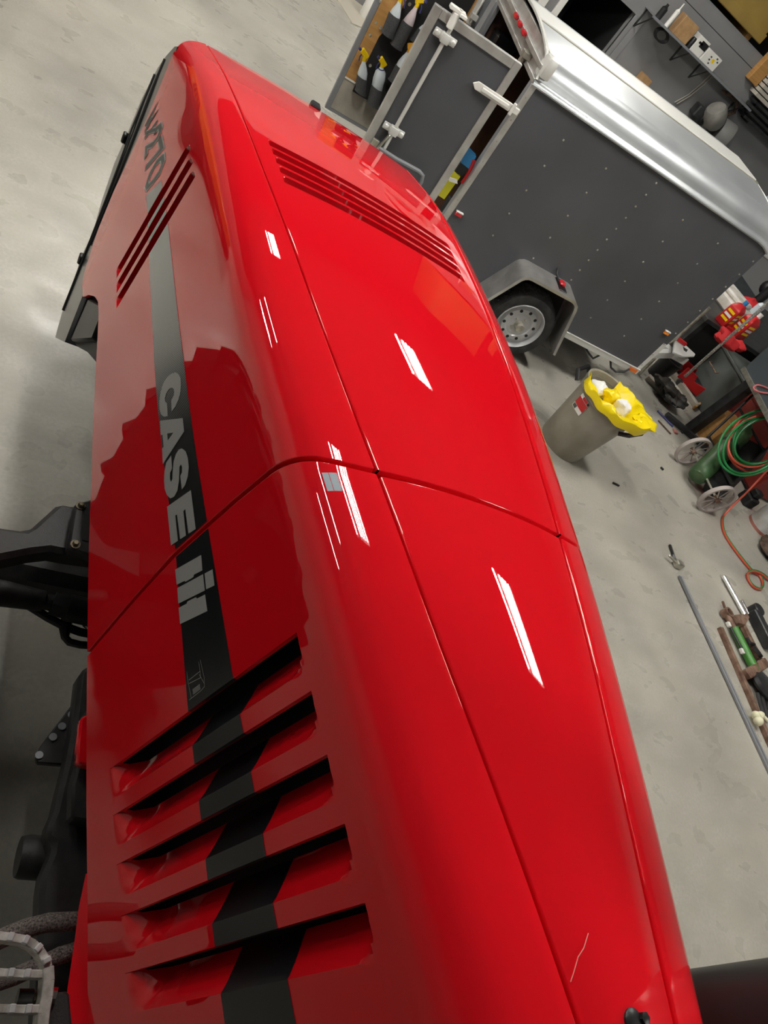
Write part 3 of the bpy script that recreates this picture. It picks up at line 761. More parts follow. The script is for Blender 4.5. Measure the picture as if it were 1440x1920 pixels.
for k in range(5):
    x = 2.3628 + .4064*k
    n, st_, z0 = (11, .1023, -1.0517) if k == 2 else (6, .2038, -1.1558)
    for i in range(n):
        z = z0 - st_*i
        if z < -1.98 and x < 3.35: continue
        rv.lathe([(.0085,.001),(.0075,-.003),(.004,-.005)], (x, SY0, z), (0,1,0), n=8)
for i in range(10): rv.lathe([(.008,.001),(.007,-.003),(.004,-.005)], (SX1-.022, SY0-.004, -1.12-.135*i), (0,1,0), n=8)
for i in range(9): rv.lathe([(.006,.001),(.005,-.003),(.003,-.004)], (SX0-.012, SY0-.006, -1.07-.16*i), (0,1,0), n=8)
tag(tb('rivets', rv, M_zinc), kind='stuff')
tb('corner_trim', MB().box((SX0-.028,SY0-.006,SZ0),(SX0+.012,SY0+.02,SZ1)), M_alu, bev=.003)
tb('front_corner_trim', MB().box((SX1-.035,SY0-.004,SZ0+.33),(SX1+.012,SY0+.02,SZ1)), M_panel, bev=.003)
tb('front_corner_trim', MB().box((SX1-.030,SY0-.005,SZ0-.03),(SX1+.014,SY0+.02,SZ0+.33)), M_aluw, bev=.003)
tb('bottom_rail', MB().box((SX0-.03,SY0-.012,SZ0-.05),(2.50,SY0+.03,SZ0)), M_aluw, bev=.002)
tb('bottom_rail', MB().box((3.40,SY0-.012,SZ0-.05),(SX1+.014,SY0+.03,SZ0)).box((3.40,SY0-.016,SZ0-.002),(SX1+.014,SY0+.0,SZ0+.008)), M_aluw, bev=.002)
tb('frame', MB().box((SX0,SY0+.15,SZ0-.12),(SX1,SY0+.22,SZ0-.02)).box((SX0,SY1-.22,SZ0-.12),(SX1,SY1-.15,SZ0-.02)).box((SX0,SY0+.02,SZ0-.06),(SX1,SY1-.02,SZ0-.01)), M_steel)
# roof: flat arch with large rolled corners
def roof_sec(x, dz=0):
    P = [(SY0-.012, -.992), (SY0-.020, -.982), (SY0-.016,-.968), (SY0-.004,-.962), (SY0+.004,-.952)]
    for t in frange(0, 1, 8):
        a = t*PI/2; P.append((SY0+.008+.16*(1-math.cos(a)), -.945+.135*math.sin(a)))
    P.append((SY0+.185, -.803)); P.append((SY0+.20, -.800))
    for t in frange(0, 1, 8)[1:]:
        y = SY0+.20 + (SY1-SY0-.40)*t; P.append((y, -.800 + .045*(1-(2*t-1)**2)))
    for t in frange(0, 1, 6)[1:]:
        a = t*PI/2; P.append((SY1-.2+.2*math.sin(a), -.800-.19*(1-math.cos(a))))
    return [Vector((x, y, z+dz)) for y, z in P]
b = MB(); xs = [SX0-.03, SX0, SX0+.04, 2.8, 3.6, SX1-.14, SX1-.07, SX1-.02, SX1+.012]
b.grid([roof_sec(x, -.0 if x < SX1-.1 else -.035*((x-SX1+.14)/.15)**2) for x in xs])
tb('roof', b, M_roof, recalc=False, sharp=50)
b = MB(); b.box((SX0-.02,SY0+.60,-.768),(SX1-.08,SY0+.625,-.759)); tb('roof_seam', b, mat('sealant_line', (.22,.21,.16), .6))
b = MB(); b.box((SX0-.02,SY0+.625,-.764),(SX1-.10,SY0+1.05,-.752)); tb('roof_strip', b, M_aluw, bev=.004)
for x0 in (SX0-.036, SX1-.03):
    b = MB(); e = roof_sec(x0+.02, -.033 if x0 > 3 else 0); b.tube(e[4:], .014, 6); tb('roof_edge_trim', b, M_aluw)
# rear frame
b = MB()
b.box((SX0-.025,SY0+.015,SZ0-.05),(SX0+.01,SY0+.085,SZ1+.02)); tb('door_jamb', b, M_grey, bev=.003)
b = MB(); b.box((SX0-.025,SY1-.085,SZ0-.05),(SX0+.01,SY1,SZ1+.02)); tb('door_jamb', b, M_grey, bev=.003)
b = MB()
b.box((SX0-.03,SY0+.015,-.985),(SX0+.02,SY1-.015,-.955)); b.box((SX0-.012,SY0+.015,-.955),(SX0+.02,SY1-.015,-.895)); b.box((SX0-.04,SY0+.015,-.90),(SX0+.02,SY1-.015,-.868)); b.box((SX0-.008,SY0+.03,-.868),(SX0+.02,SY1-.03,-.80))
hd = tb('rear_header', b, M_alu, bev=.003)
for y in (5.604,5.776,5.948):
    b = MB(); b.box((SX0-.072,y-.036,-.895),(SX0-.04,y+.036,-.862)); tb('marker_light', b, M_redlens, hd, bev=.008)
b = MB(); b.box((SX0-.07,5.32,-.955),(SX0-.012,5.40,-.915)); b.lathe([(.022,0),(.022,.06)], (SX0-.05,5.36,-.99), (0,0,1), n=14); tb('latch_keeper', b, M_zinc, hd, bev=.003)
b = MB(); b.box((SX0-.03,SY0-.03,-.93),(SX0+.05,SY0+.09,-.80)); b.box((SX0-.034,SY0+.02,-.94),(SX0+.03,SY0+.10,-.84)); tb('corner_cap', b, M_aluw, hd, bev=.02, seg=2)
# lining
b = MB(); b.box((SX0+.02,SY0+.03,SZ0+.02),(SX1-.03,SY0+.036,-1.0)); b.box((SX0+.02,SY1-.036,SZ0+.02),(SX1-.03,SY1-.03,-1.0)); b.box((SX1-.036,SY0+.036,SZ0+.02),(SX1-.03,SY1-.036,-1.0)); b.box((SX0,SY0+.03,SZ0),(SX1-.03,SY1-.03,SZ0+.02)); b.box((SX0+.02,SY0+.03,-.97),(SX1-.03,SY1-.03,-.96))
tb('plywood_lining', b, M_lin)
# fender, wheel
fp = [(2.52,-2.37),(2.655,-2.06),(2.675,-2.032),(2.71,-2.012),(2.75,-2.006),(3.16,-2.006),(3.20,-2.014),(3.235,-2.036),(3.255,-2.07),(3.405,-2.51)]
fi = [(2.548,-2.37),(2.678,-2.07),(2.695,-2.048),(2.72,-2.034),(2.75,-2.030),(3.16,-2.030),(3.19,-2.036),(3.212,-2.05),(3.23,-2.08),(3.378,-2.51)]
b = MB(); n = len(fp)
y0, y1 = 4.745, 5.0
vs = [(x,y0,z) for x,z in fp] + [(x,y1,z) for x,z in fp] + [(x,y0,z) for x,z in fi] + [(x,y0+.03,z) for x,z in fi] + [(x+ (.012 if i>=n/2 else -.012)*-1,y0+.03,z-.004) for i,(x,z) in enumerate(fp)] + [(x,y1,z-.006) for x,z in fp]
fs = []
for i in range(n-1):
    fs += [(i,i+1,n+i+1,n+i),(i,2*n+i,2*n+i+1,i+1),(2*n+i,3*n+i,3*n+i+1,2*n+i+1),(3*n+i,5*n+i,5*n+i+1,3*n+i+1)]
b.add(vs, fs)
fe = tb('fender', b, M_alu, sharp=40)
b = MB(); b.box((3.02,4.79,-2.008),(3.10,4.97,-1.998)); tb('light_base', b, M_blk, fe, bev=.012)
b = MB(); b.box((3.035,4.85,-2.0),(3.085,4.92,-1.972)); tb('marker_light', b, M_redlens, fe, bev=.01)
b = MB(); b.tube([(3.04,4.9,-1.995),(3.01,4.97,-1.975),(3.0,4.995,-1.94)], .008, 6); tb('light_wire', b, M_blk, fe)
b = MB(); b.prism([(x,4.999,z-.004) for x,z in fi], (0,.2,0)); tb('wheel_well', b, M_blkm)
wo = Vector((2.96, 4.80, -2.44))
wh = tb('wheel', MB().lathe([(.03,.02),(.05,.018),(.108,.020),(.116,.010),(.150,.012),(.158,.024),(.166,.040),(.19,.035),(.197,.0),(.206,-.018),(.212,-.014),(.212,.02),(.19,.18),(.03,.18)], wo, (0,1,0), n=40), M_rim, sharp=28)
tb('tyre', MB().lathe([(.205,-.004),(.215,-.012),(.25,-.022),(.285,-.012),(.302,.012),(.308,.04),(.308,.15),(.302,.17),(.285,.19),(.2,.18)], wo, (0,1,0), n=56, closed=True), M_rubber, wh)
b = MB()
for k in range(54):
    a = 2*PI*k/54
    for yy in (.03,.075,.12): b.beam(wo+Vector((math.cos(a)*.309, yy, math.sin(a)*.309)), wo+Vector((math.cos(a+.06)*.309, yy+.032, math.sin(a+.06)*.309)), .012, .006, (math.cos(a),0,math.sin(a)))
tag(tb('tread_blocks', b, M_rubber, wh), kind='stuff')
for k in range(10):
    a = 2*PI*k/10 + .2; c = wo + Vector((math.cos(a)*.137, 0, math.sin(a)*.137))
    tb('vent_hole', MB().lathe([(.014,.0085),(.014,.016)], c, (0,1,0), n=14), M_blkm, wh)
for k in range(5):
    a = 2*PI*k/5; c = wo + Vector((math.cos(a)*.062, .03, math.sin(a)*.062))
    tb('lug_nut', MB().lathe([(.011,0),(.011,-.016),(.006,-.02)], c, (0,1,0), n=6), M_zinc, wh)
tb('hub_cap', MB().lathe([(.040,.03),(.040,-.03),(.034,-.045),(.015,-.052)], wo, (0,1,0), n=24), M_zinc, wh)
b = MB(); b.beam((2.96,4.85,-2.44),(2.96,6.8,-2.44),.06,.06); tb('axle', b, M_steel)
b = MB(); b.lathe([(.2,-.02),(.3,-.02),(.308,.03),(.308,.16),(.2,.18)], (2.96,6.72,-2.44), (0,1,0), n=40); tb('tyre', b, M_rubber)
# tongue and jack at the nose
b = MB(); b.beam((4.38,5.3,-2.46),(5.3,5.84,-2.46),.06,.08); b.beam((4.38,6.38,-2.46),(5.3,5.84,-2.46),.06,.08); b.box((4.4,5.81,-2.5),(5.5,5.87,-2.42)); tg = tb('tongue', b, mat('worn_white_paint', (.62,.62,.60), .5))
b = MB(); b.prism([WT.transposed() @ (at_z(x,y,.535) - Vector((0,0,EYE))) for x,y in ((1266,638),(1272,634),(1304,664),(1302,668),(1281,668),(1262,660))], (0,0,-.02)); tb('gusset_plate', b, bpy.data.materials['worn_white_paint'], tg, bev=.003)
b = MB(); b.prism([WT.transposed() @ (at_z(x,y,.537) - Vector((0,0,EYE))) for x,y in ((1281,650),(1290,656),(1287,660),(1282,656))], (0,0,-.004)); tb('plate_hole', b, M_blkm, tg)
b = MB(); b.beam(WT.transposed() @ (at_z(1270,634,.56) - Vector((0,0,EYE))), WT.transposed() @ (at_z(1286,646,.56) - Vector((0,0,EYE))), .035, .035); tb('safety_strap', b, M_redp, tg, bev=.004)
jf = TR((5.25,5.95,-2.4)); b = MB(); b.tube([(5.25,5.95,-1.9),(5.25,5.95,-2.4)], .035, 14); b.tube([(5.25,5.95,-2.4),(5.25+.0598*jf.z,5.95,-2.4-jf.z*1.0)], .025, 12); tb('jack', b, M_zinc)
# clearance lights on the side
for (x, z, m) in ((2.025,-1.952,M_redlens),(4.296,-1.962,M_amber)):
    b = MB(); b.box((x-.03,SY0-.022,z-.018),(x+.03,SY0,z+.01)); p = tb('marker_light', b, m, bev=.005)
    b = MB(); b.box((x-.032,SY0-.024,z+.010),(x+.032,SY0,z+.020)); tb('marker_hood', b, M_white, p, bev=.003)
b = MB(); b.box((4.295,SY0-.022,-2.432),(4.385,SY0-.010,-2.398)); tb('reflector', b, mat('orange_reflector', (.75,.16,.02), .3))
b = MB(); b.tube([(4.30,SY0-.02,-2.42),(4.27,SY0-.03,-2.46),(4.20,SY0-.03,-2.50),(4.13,SY0-.02,-2.49),(4.10,SY0+.02,-2.45)], .010, 8); tb('wiring_loop', b, M_blk)
b = MB(); b.tube([(3.98,SY0+.03,-2.44),(3.92,SY0-.0,-2.50),(3.84,SY0-.01,-2.47),(3.78,SY0+.02,-2.45)], .010, 8); tb('wiring_loop', b, M_blk)

# near rear door, swung a quarter turn: its outside faces the tractor
NX0, NX1, NZ0, NZ1, NY = 1.14, 1.812, -2.385, -.93, 5.0
nd_ = tb('near_door', MB().box((NX0+.03,NY+.004,NZ0+.03),(NX1-.03,NY+.03,NZ1-.03)), M_panel)
fw = .055
tb('door_frame', MB().box((NX0,NY-.006,NZ0),(NX0+fw,NY+.036,NZ1)).box((NX1-fw,NY-.006,NZ0),(NX1,NY+.036,NZ1)).box((NX0+fw,NY-.006,NZ1-fw),(NX1-fw,NY+.036,NZ1)).box((NX0+fw,NY-.006,NZ0),(NX1-fw,NY+.036,NZ0+fw)), M_alu, nd_, bev=.003)
b = MB(); b.tube([(1.285,NY-.035,-.87),(1.285,NY-.035,-2.36)], .0135, 14); tb('lock_rod', b, M_aluw, nd_)
b = MB(); b.tube([(1.275,NY-.035,-.99),(1.270,NY-.03,-.90)], .024, 14); b.box((1.215,NY-.05,-.90),(1.325,NY+.0,-.875)); b.box((1.29,NY-.06,-.905),(1.34,NY-.01,-.885)); tb('cam_head', b, M_white, nd_, bev=.004)
for z in (-1.045, -1.672):
    b = MB(); b.box((1.205,NY-.022,z-.024),(1.365,NY-.006,z+.024)); b.box((1.255,NY-.055,z-.028),(1.315,NY-.006,z+.028))
    for x in (1.225, 1.345): b.lathe([(.020,0),(.018,-.012),(.008,-.016)], (x,NY-.020,z), (0,1,0), n=16)
    tb('rod_bracket', b, M_aluw, nd_, bev=.006, seg=2)
b = MB(); b.beam((1.27,NY-.045,-1.70),(1.22,NY-.045,-1.92),.03,.012); b.box((1.19,NY-.03,-1.86),(1.24,NY-.006,-1.78)); tb('lock_handle', b, M_zinc, nd_, bev=.004)
for z in (-1.168, -2.15):
    b = MB(); b.prism([(1.588,NY-.018,z),(1.62,NY-.018,z+.026),(1.90,NY-.018,z+.026),(1.90,NY-.018,z-.026),(1.62,NY-.018,z-.026)], (0,.012,0)); b.box((1.66,NY-.030,z-.012),(1.88,NY-.016,z+.012)); b.tube([(1.915,NY-.02,z-.04),(1.915,NY-.02,z+.04)], .013, 12); b.box((1.905,NY-.02,z-.02),(SX0,NY+.012,z+.02))
    tb('strap_hinge', b, M_white, nd_, bev=.004)
hp = [tray(px, py, NY-.05) for px, py in ((712,278),(745,299),(775,315),(786,321),(793,329),(790,342),(780,358))]
b = MB(); b.tube([(hp[0].x,NY,hp[0].z)] + hp + [(hp[-1].x,NY,hp[-1].z-.01)], .014, 10); tb('grab_handle', b, M_grey, nd_)
# far rear door, also open, its inside faces us
FX0, FX1, FZ0, FZ1, FY = 1.085, 1.90, -2.375, -.95, 6.68
fd = tb('far_door', MB().box((FX0+.03,FY+.0,FZ0+.03),(FX1-.03,FY+.03,FZ1-.03)), M_grey)
tb('door_frame', MB().box((FX0,FY-.01,FZ0),(FX0+.045,FY+.04,FZ1)).box((FX1-.07,FY-.01,FZ0),(FX1,FY+.04,FZ1)).box((FX0+.045,FY-.01,FZ0),(FX1-.07,FY+.04,FZ0+.03)), M_grey, fd, bev=.003)
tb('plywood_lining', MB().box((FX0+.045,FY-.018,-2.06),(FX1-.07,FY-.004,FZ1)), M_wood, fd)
tb('lower_panel', MB().box((FX0+.045,FY-.012,FZ0+.03),(FX1-.07,FY-.002,-2.075)), noise_mix(mat('scuffed_beige_panel', (.33,.30,.26), .6), (.27,.245,.21), (.38,.35,.30), 7), fd)
tb('edge_strip', MB().box((FX0+.045,FY-.022,-2.072),(FX0+.145,FY-.004,-2.058)), M_white, fd)
for (px, py) in ((705,43),(694,66),(713,2)):
    p = tray(px, py, FY-.018); tb('washer_screw', MB().lathe([(.012,0),(.012,-.003),(.005,-.006)], p, (0,1,0), n=10), M_zinc, fd)
b = MB(); b.box((1.80,FY-.06,-1.22),(1.845,FY-.012,-1.02)); b.box((1.80,FY-.09,-1.17),(1.86,FY-.05,-1.13)); b.tube([(1.83,FY-.07,-1.0),(1.83,FY-.07,-1.2)], .008, 8); tb('hold_down_bracket', b, M_aluw, fd, bev=.004)

# pocket organiser with spray bottles on the far door
oy = FY-.02
og = thing('pocket_organizer', 'black hanging pocket organizer full of spray bottles on the plywood lined door', 'organizer', TR((1.5,oy,-2.12)), R=WT)
tb('backing', MB().prism([(1.30,oy-.004,-1.0),(1.78,oy-.004,-1.0),(1.78,oy-.004,-2.16),(1.50,oy-.004,-2.15),(1.40,oy-.004,-2.13),(1.235,oy-.004,-2.13),(1.235,oy-.004,-1.66),(1.30,oy-.004,-1.45)], (0,-.008,0)), M_cloth, og)
BOT = [ # cap top x, z ; bottom x, z ; label
 ((1.165,-1.775),(1.285,-2.075),.042,'spray bottle with yellow trigger in the lowest pocket nearest the plywood edge','yellow'),
 ((1.325,-1.735),(1.43,-2.105),.050,'round shouldered clear spray bottle with yellow trigger second along the lowest pocket row','yellow'),
 ((1.485,-1.53),(1.50,-1.86),.043,'spray bottle with orange trigger half behind the white edged open door','orange'),
 ((1.235,-1.27),(1.275,-1.585),.046,'clear spray bottle with blue print in the upper pocket row nearest the plywood edge','yellow'),
 ((1.375,-1.21),(1.385,-1.62),.046,'pinkish spray bottle with yellow trigger second along the upper pocket row','yellow'),
 ((1.52,-1.32),(1.50,-1.52),.030,'small bottle with a green tip in the upper pocket beside the open door edge','green')]
M_trig = {'yellow': M_yel, 'orange': mat('orange_plastic', (.75,.35,.02), .4), 'green': mat('lime_plastic', (.45,.55,.05), .4)}
M_pkb = mat('pinkish_bottle', (.66,.56,.58), .3)
for i, ((tx_, tz), (bx, bz), r, lab, cc) in enumerate(BOT):
    top = Vector((tx_, oy-.045-r, tz)); bot = Vector((bx, oy-.014-r, bz)); ax_ = (top-bot); L = ax_.length; ax_.normalize()
    bt = thing('spray_bottle', lab, 'spray bottle', TR(bot), 'spray bottles in the pockets', R=WT)
    bodyh = L*.70
    if i == 1: prof = [(r*.9,0),(r,.01),(r,bodyh*.55),(r*1.05,bodyh*.75),(r*.9,bodyh*.95),(r*.4,bodyh*1.05),(r*.32,bodyh*1.1)]
    else: prof = [(r*.9,0),(r,.01),(r,bodyh*.62),(r*.75,bodyh*.8),(r*.42,bodyh*.97),(r*.36,bodyh*1.05)]
    tb('bottle', MB().lathe(prof, bot, ax_, n=20), M_pkb if i == 4 else M_clear, bt)
    if cc != 'green':
        nk = bot + ax_*bodyh*1.02; side = Vector((-1,-.25,.15)).normalized() if i in (0,1) else Vector((.7,-.5,.2)).normalized()
        b = MB(); b.lathe([(.017,0),(.017,.05)], nk, ax_, n=12); b.beam(nk+ax_*.045-side*.028, nk+ax_*.075+side*.035, .03, .042, ax_); tb('trigger_head', b, M_trig[cc], bt, bev=.006)
        b = MB(); b.tube([nk+ax_*.06+side*.03, nk+ax_*.072+side*.06], .012, 8); b.tube([nk+ax_*.045+side*.025, nk+ax_*.015+side*.045, nk-ax_*.02+side*.05], .006, 6); tb('nozzle', b, M_navy, bt)
        if i == 1: tb('collar', MB().lathe([(.026,-.012),(.026,.008)], nk, ax_, n=14), M_navy, bt)
    else: tb('tip', MB().lathe([(.014,0),(.006,.05)], bot+ax_*bodyh*1.02, ax_, n=10), M_trig[cc], bt)
    pk = MB(); a = []
    hgt = bodyh*(.50 if i < 3 else .62)
    for h in (-.02, 0, hgt*.5, hgt):
        a.append([bot + ax_*h + Vector((math.cos(q)*(r+.008+.006*(h<0)), -abs(math.sin(q))*(r+.010)+.004*0, 0)) for q in frange(0, PI, 10)])
    a = [[Vector((p.x, min(p.y, oy-.012), p.z)) for p in row] for row in a]
    pk.grid(a); tb('pocket', pk, M_mesh, og, recalc=False)
for (px, py) in ((714,52),(694,123),(747,79),(768,8)):
    p = tray(px, py, oy-.014); tb('snap_button', MB().lathe([(.014,0),(.012,-.006),(.004,-.008)], p, (0,1,0), n=12), M_zinc, og)

# things seen through the gap of the near door
def titem(name, lab, cat, mb, m, at, **k):
    mb.xf = TR; o = build(name, mb, m, None, loc=TR(at), **k); return tag(o, lab, cat)
t = thing('storage_crate', 'dark crate on the trailer floor just inside the near rear door', 'crate', TR((2.12,5.17,SZ0+.02)), R=WT)
tb('crate_body', MB().box((1.99,5.06,SZ0+.02),(2.26,5.30,-1.975)), M_blkm, t, bev=.01)
def quad_item(name, lab, cat, px4, y, th, m):
    P = [tray(px, py, y) for px, py in px4]; b = MB(); b.prism(P, (0, th, 0)); o = titem(name, lab, cat, b, m, P[0]); return o
quad_item('level', 'yellow box level standing in the gap beside the near rear door', 'level', ((821,366),(833,374),(863,332),(851,321)), 5.05, .03, mat('level_yellow', (.70,.66,.02), .4))
quad_item('strap_bundle', 'bundle of blue and black webbing above the yellow level inside the trailer', 'strap', ((864,305),(880,317),(893,294),(878,279)), 5.06, .05, M_blue)
quad_item('black_pouch', 'black pouch between the yellow level and the blue webbing inside the trailer', 'pouch', ((851,324),(868,330),(880,318),(864,304)), 5.06, .05, M_blk)
b = MB(); b.tube([tray(px,py,5.06) for px,py in ((866,343),(872,335),(880,322),(886,308),(889,300))], .013, 8); titem('red_handle_tool', 'red handled tool leaning against the trailer jamb beside the blue webbing', 'tool', b, M_redp, tray(866,343,5.06))
quad_item('white_strap', 'white strap tied across the yellow level inside the trailer', 'strap', ((839,332),(842,340),(858,345),(857,337)), 5.03, .01, M_white)
P0 = tray(940, 85, 6.55); b = MB(); b.box((P0.x-.10,6.46,P0.z-.09),(P0.x+.12,6.64,P0.z+.07)); titem('black_case', 'small black case mounted on the dark plywood inside the trailer', 'case', b, M_blk, (P0.x,6.6,P0.z), bev=.02)

# ------------------------------------------------------------------ trash bin
bc = Vector((3.92, 3.72, 0))
tbn = thing('trash_bin', 'tan plastic trash bin lined with a yellow bag beside the trailer', 'bin', bc)
HB_ = .60
build('bin_body', MB().lathe([(.19,.012),(.20,0),(.205,.01),(.262,HB_-.05),(.275,HB_-.05),(.283,HB_-.03),(.285,HB_),(.275,HB_+.004),(.265,HB_-.005),(.255,HB_-.06),(.20,.02),(.05,.015)], bc, n=56), M_tan, tbn)
build('rim_band', MB().lathe([(.262,HB_-.085),(.272,HB_-.08),(.274,HB_-.05),(.268,HB_-.046),(.255,HB_-.05)], bc, n=56, closed=True), M_tan, tbn)
for a in (math.radians(-62), math.radians(128)):
    d = Vector((math.cos(a), math.sin(a), 0)); tq = Vector((-d.y, d.x, 0)); c = bc + d*.275
    b = MB(); b.tube([c + tq*.13 + Vector((0,0,HB_-.10)), c + tq*.11 + d*.06 + Vector((0,0,HB_-.05)), c - tq*.11 + d*.06 + Vector((0,0,HB_-.05)), c - tq*.13 + Vector((0,0,HB_-.10))], .018, 8); build('handle', b, M_blk, tbn)
lab = MB(); dv = Vector((-.72,-.69,0)); a0 = math.atan2(-.69,-.72) - .50
rows = []
for z in (.375,.44,.505): rows.append([bc + Vector((math.cos(a0+u)*(.205+.057*(z/.55)+.0045), math.sin(a0+u)*(.205+.057*(z/.55)+.0045), z)) for u in frange(-.26,.22,6)])
lab.grid(rows); build('warning_label', lab, M_white, tbn, recalc=False)
for (z0, z1, u0, u1, m) in ((.412,.476,-.255,.215,M_redp),(.479,.503,-.10,.12,M_redp),(.480,.503,.13,.215,M_blk),(.380,.408,-.23,-.06,M_decal_dk)):
    lab = MB(); lab.grid([[bc + Vector((math.cos(a0+u)*(.205+.057*(z/.55)+.006), math.sin(a0+u)*(.205+.057*(z/.55)+.006), z)) for u in frange(u0,u1,5)] for z in (z0,z1)]); build('label_print', lab, m, tbn, recalc=False)
rnd = random.Random(3)
# yellow liner: draped over the near right part of the rim, slumping inside
rings = []
for j, (rr, zz) in enumerate(((.30,-.05),(.306,-.02),(.300,.012),(.272,.016),(.235,-.03),(.19,-.09),(.12,-.13),(.03,-.14))):
    ring = []
    for k in range(49):
        u = k/48; a = math.radians(-212 + 270*u)
        s = math.sin(PI*u)**.6; sr = max(0, math.cos(a - math.radians(-58)))**2
        r, z = rr, HB_ + zz
        if j <= 2: r += .06*sr; z += (.045*sr if j == 2 else .02*sr) + .008*math.sin(11*a)
        if j >= 3: z += (.018*math.sin(9*a+j) + .012*math.sin(5*a-2*j))*s + .03*sr*(j < 5); r += .014*math.sin(7*a+1.7*j)*s
        if j <= 2: r = .262 + (r-.262)*min(1, 4*s*s); z = HB_ - .03 + (z-HB_+.03)*min(1, 3*s)
        ring.append(bc + Vector((math.cos(a)*r, math.sin(a)*r, z)))
    rings.append(ring)
b = MB(); b.grid(rings)
lin_ = build('bag_liner', b, M_yelfilm, tbn, recalc=False, sharp=60)
def crumple(o, r, sc, seed, name, m, parent=None, lab=None, cat=None, loc=None, amp=.3):
    q = random.Random(seed); b = MB(); N, Mm = 18, 11; ph = [q.uniform(0, 6.28) for _ in range(6)]
    rows = []
    for i in range(Mm+1):
        th = PI*(i+.01)/(Mm+.02); row = []
        for k in range(N):
            a = 2*PI*k/N
            f = 1 + amp*(math.sin(3*a+ph[0]+2*th)*.5 + math.sin(5*a+ph[1]-3*th)*.35 + math.sin(4*th+ph[2]+a)*.4)*math.sin(th) + q.uniform(-.06,.06)
            row.append(Vector(o) + Vector((sc[0]*r*f*math.sin(th)*math.cos(a), sc[1]*r*f*math.sin(th)*math.sin(a), sc[2]*r*f*math.cos(th))))
        rows.append(row)
    b.grid(rows, True)
    ob = build(name, b, m, parent, loc=loc if loc is not None else (None if parent else o), sharp=50)
    return tag(ob, lab, cat)
M_paper = mat('white_paper_towel', (.85,.85,.85), .7)
crumple(bc+Vector((-.05,.13,HB_-.07)), .075, (1,1.1,.7), 5, 'paper_wad', M_paper, None, 'crumpled white paper at the back of the trash bin', 'paper')
crumple(bc+Vector((.08,-.06,HB_-.02)), .07, (1,1,.8), 9, 'paper_wad', M_paper, None, 'crumpled white paper wad at the front of the trash bin', 'paper')
crumple(bc+Vector((.0,.03,HB_-.03)), .06, (1.2,1,1), 11, 'bag_fold', M_yelfilm, tbn)
crumple(bc+Vector((.22,-.20,HB_+.03)), .10, (1.1,.8,.40), 14, 'bag_fold', M_yelfilm, tbn)

# ------------------------------------------------------------------ back wall: shelf, blower, loft stock
def single(name, mb, m, lab, cat, loc, **k):
    g = k.pop('group', None); return tag(build(name, mb, m, None, loc=loc, **k), lab, cat, g)
SHZ = 2.20
sh = thing('wall_shelf', 'long grey metal shelf on brackets across the grey back wall', 'shelf', (7.47, Y1-.02, SHZ))
build('shelf_board', MB().box((6.24,Y1-.34,SHZ-.012),(8.72,Y1-.005,SHZ)).box((6.24,Y1-.345,SHZ-.03),(8.72,Y1-.335,SHZ)), M_grey, sh)
for x in (6.28, 7.14, 7.61, 8.6):
    b = MB(); b.beam((x,Y1-.015,SHZ-.01),(x,Y1-.015,SHZ-.27),.025,.012); b.beam((x,Y1-.32,SHZ-.02),(x,Y1-.02,SHZ-.26),.02,.008); build('bracket', b, M_steel, sh)
sy = Y1-.20
b = MB(); b.box((6.70,sy-.09,SHZ),(7.0,sy+.09,SHZ+.26)); single('cardboard_box', b, M_card, 'plain brown cardboard box on the wall shelf', 'box', (6.85,sy,SHZ), bev=.004)
b = MB(); b.lathe([(.035,0),(.035,.22),(.012,.25),(.010,.33)], (6.56,sy-.06,SHZ), n=16); single('caulk_tube', b, M_white, 'white caulk tube standing left of the cardboard box on the shelf', 'tube', (6.56,sy-.06,SHZ))
b = MB(); b.lathe([(.05,0),(.05,.14),(.02,.17),(.02,.2)], (6.40,sy,SHZ), n=16); single('black_bottle', b, M_blk, 'squat black bottle at the left end of the wall shelf', 'bottle', (6.40,sy,SHZ))
b = MB(); b.lathe([(.045,0),(.045,.12),(.03,.15)], (7.10,sy-.02,SHZ), n=16); single('black_can', b, M_blk, 'small black can between the cardboard box and the white cartons', 'can', (7.10,sy-.02,SHZ))
wb = thing('white_carton', 'tall white carton with black print on the wall shelf', 'box', (7.22,sy,SHZ))
build('carton', MB().box((7.12,sy-.08,SHZ),(7.34,sy+.09,SHZ+.22)), M_white, wb, bev=.003)
build('black_print', MB().box((7.20,sy-.082,SHZ+.10),(7.342,sy-.07,SHZ+.19)).box((7.16,sy-.082,SHZ+.13),(7.24,sy-.07,SHZ+.16)), M_blk, wb)
wb = thing('long_white_carton', 'long white carton with small yellow picture on the wall shelf', 'box', (7.52,sy,SHZ))
build('carton', MB().box((7.36,sy-.10,SHZ),(7.68,sy+.09,SHZ+.18)), M_white, wb, bev=.003)
build('picture_print', MB().box((7.53,sy-.102,SHZ+.07),(7.58,sy-.09,SHZ+.12)), M_yel, wb)
b = MB()
for (x, z) in ((7.47,.11),(7.47,.07),(7.50,.03),(7.58,.14),(7.62,.11)): b.box((x,sy-.102,SHZ+z),(x+.03,sy-.09,SHZ+z+.02))
build('text_print', b, M_decal_dk, wb)
b = MB()
for k in range(4): b.tube([(6.58+.12*math.cos(q)+.01*k, Y1-.26-.008*k, SHZ-.11+.07*math.sin(q)) for q in frange(0,2*PI,16)[:-1]], .012, 6, closed=True)
single('cable_coil', b, M_blk, 'coil of black cable hanging under the left end of the wall shelf', 'cable', (6.58,Y1-.26,SHZ-.11))
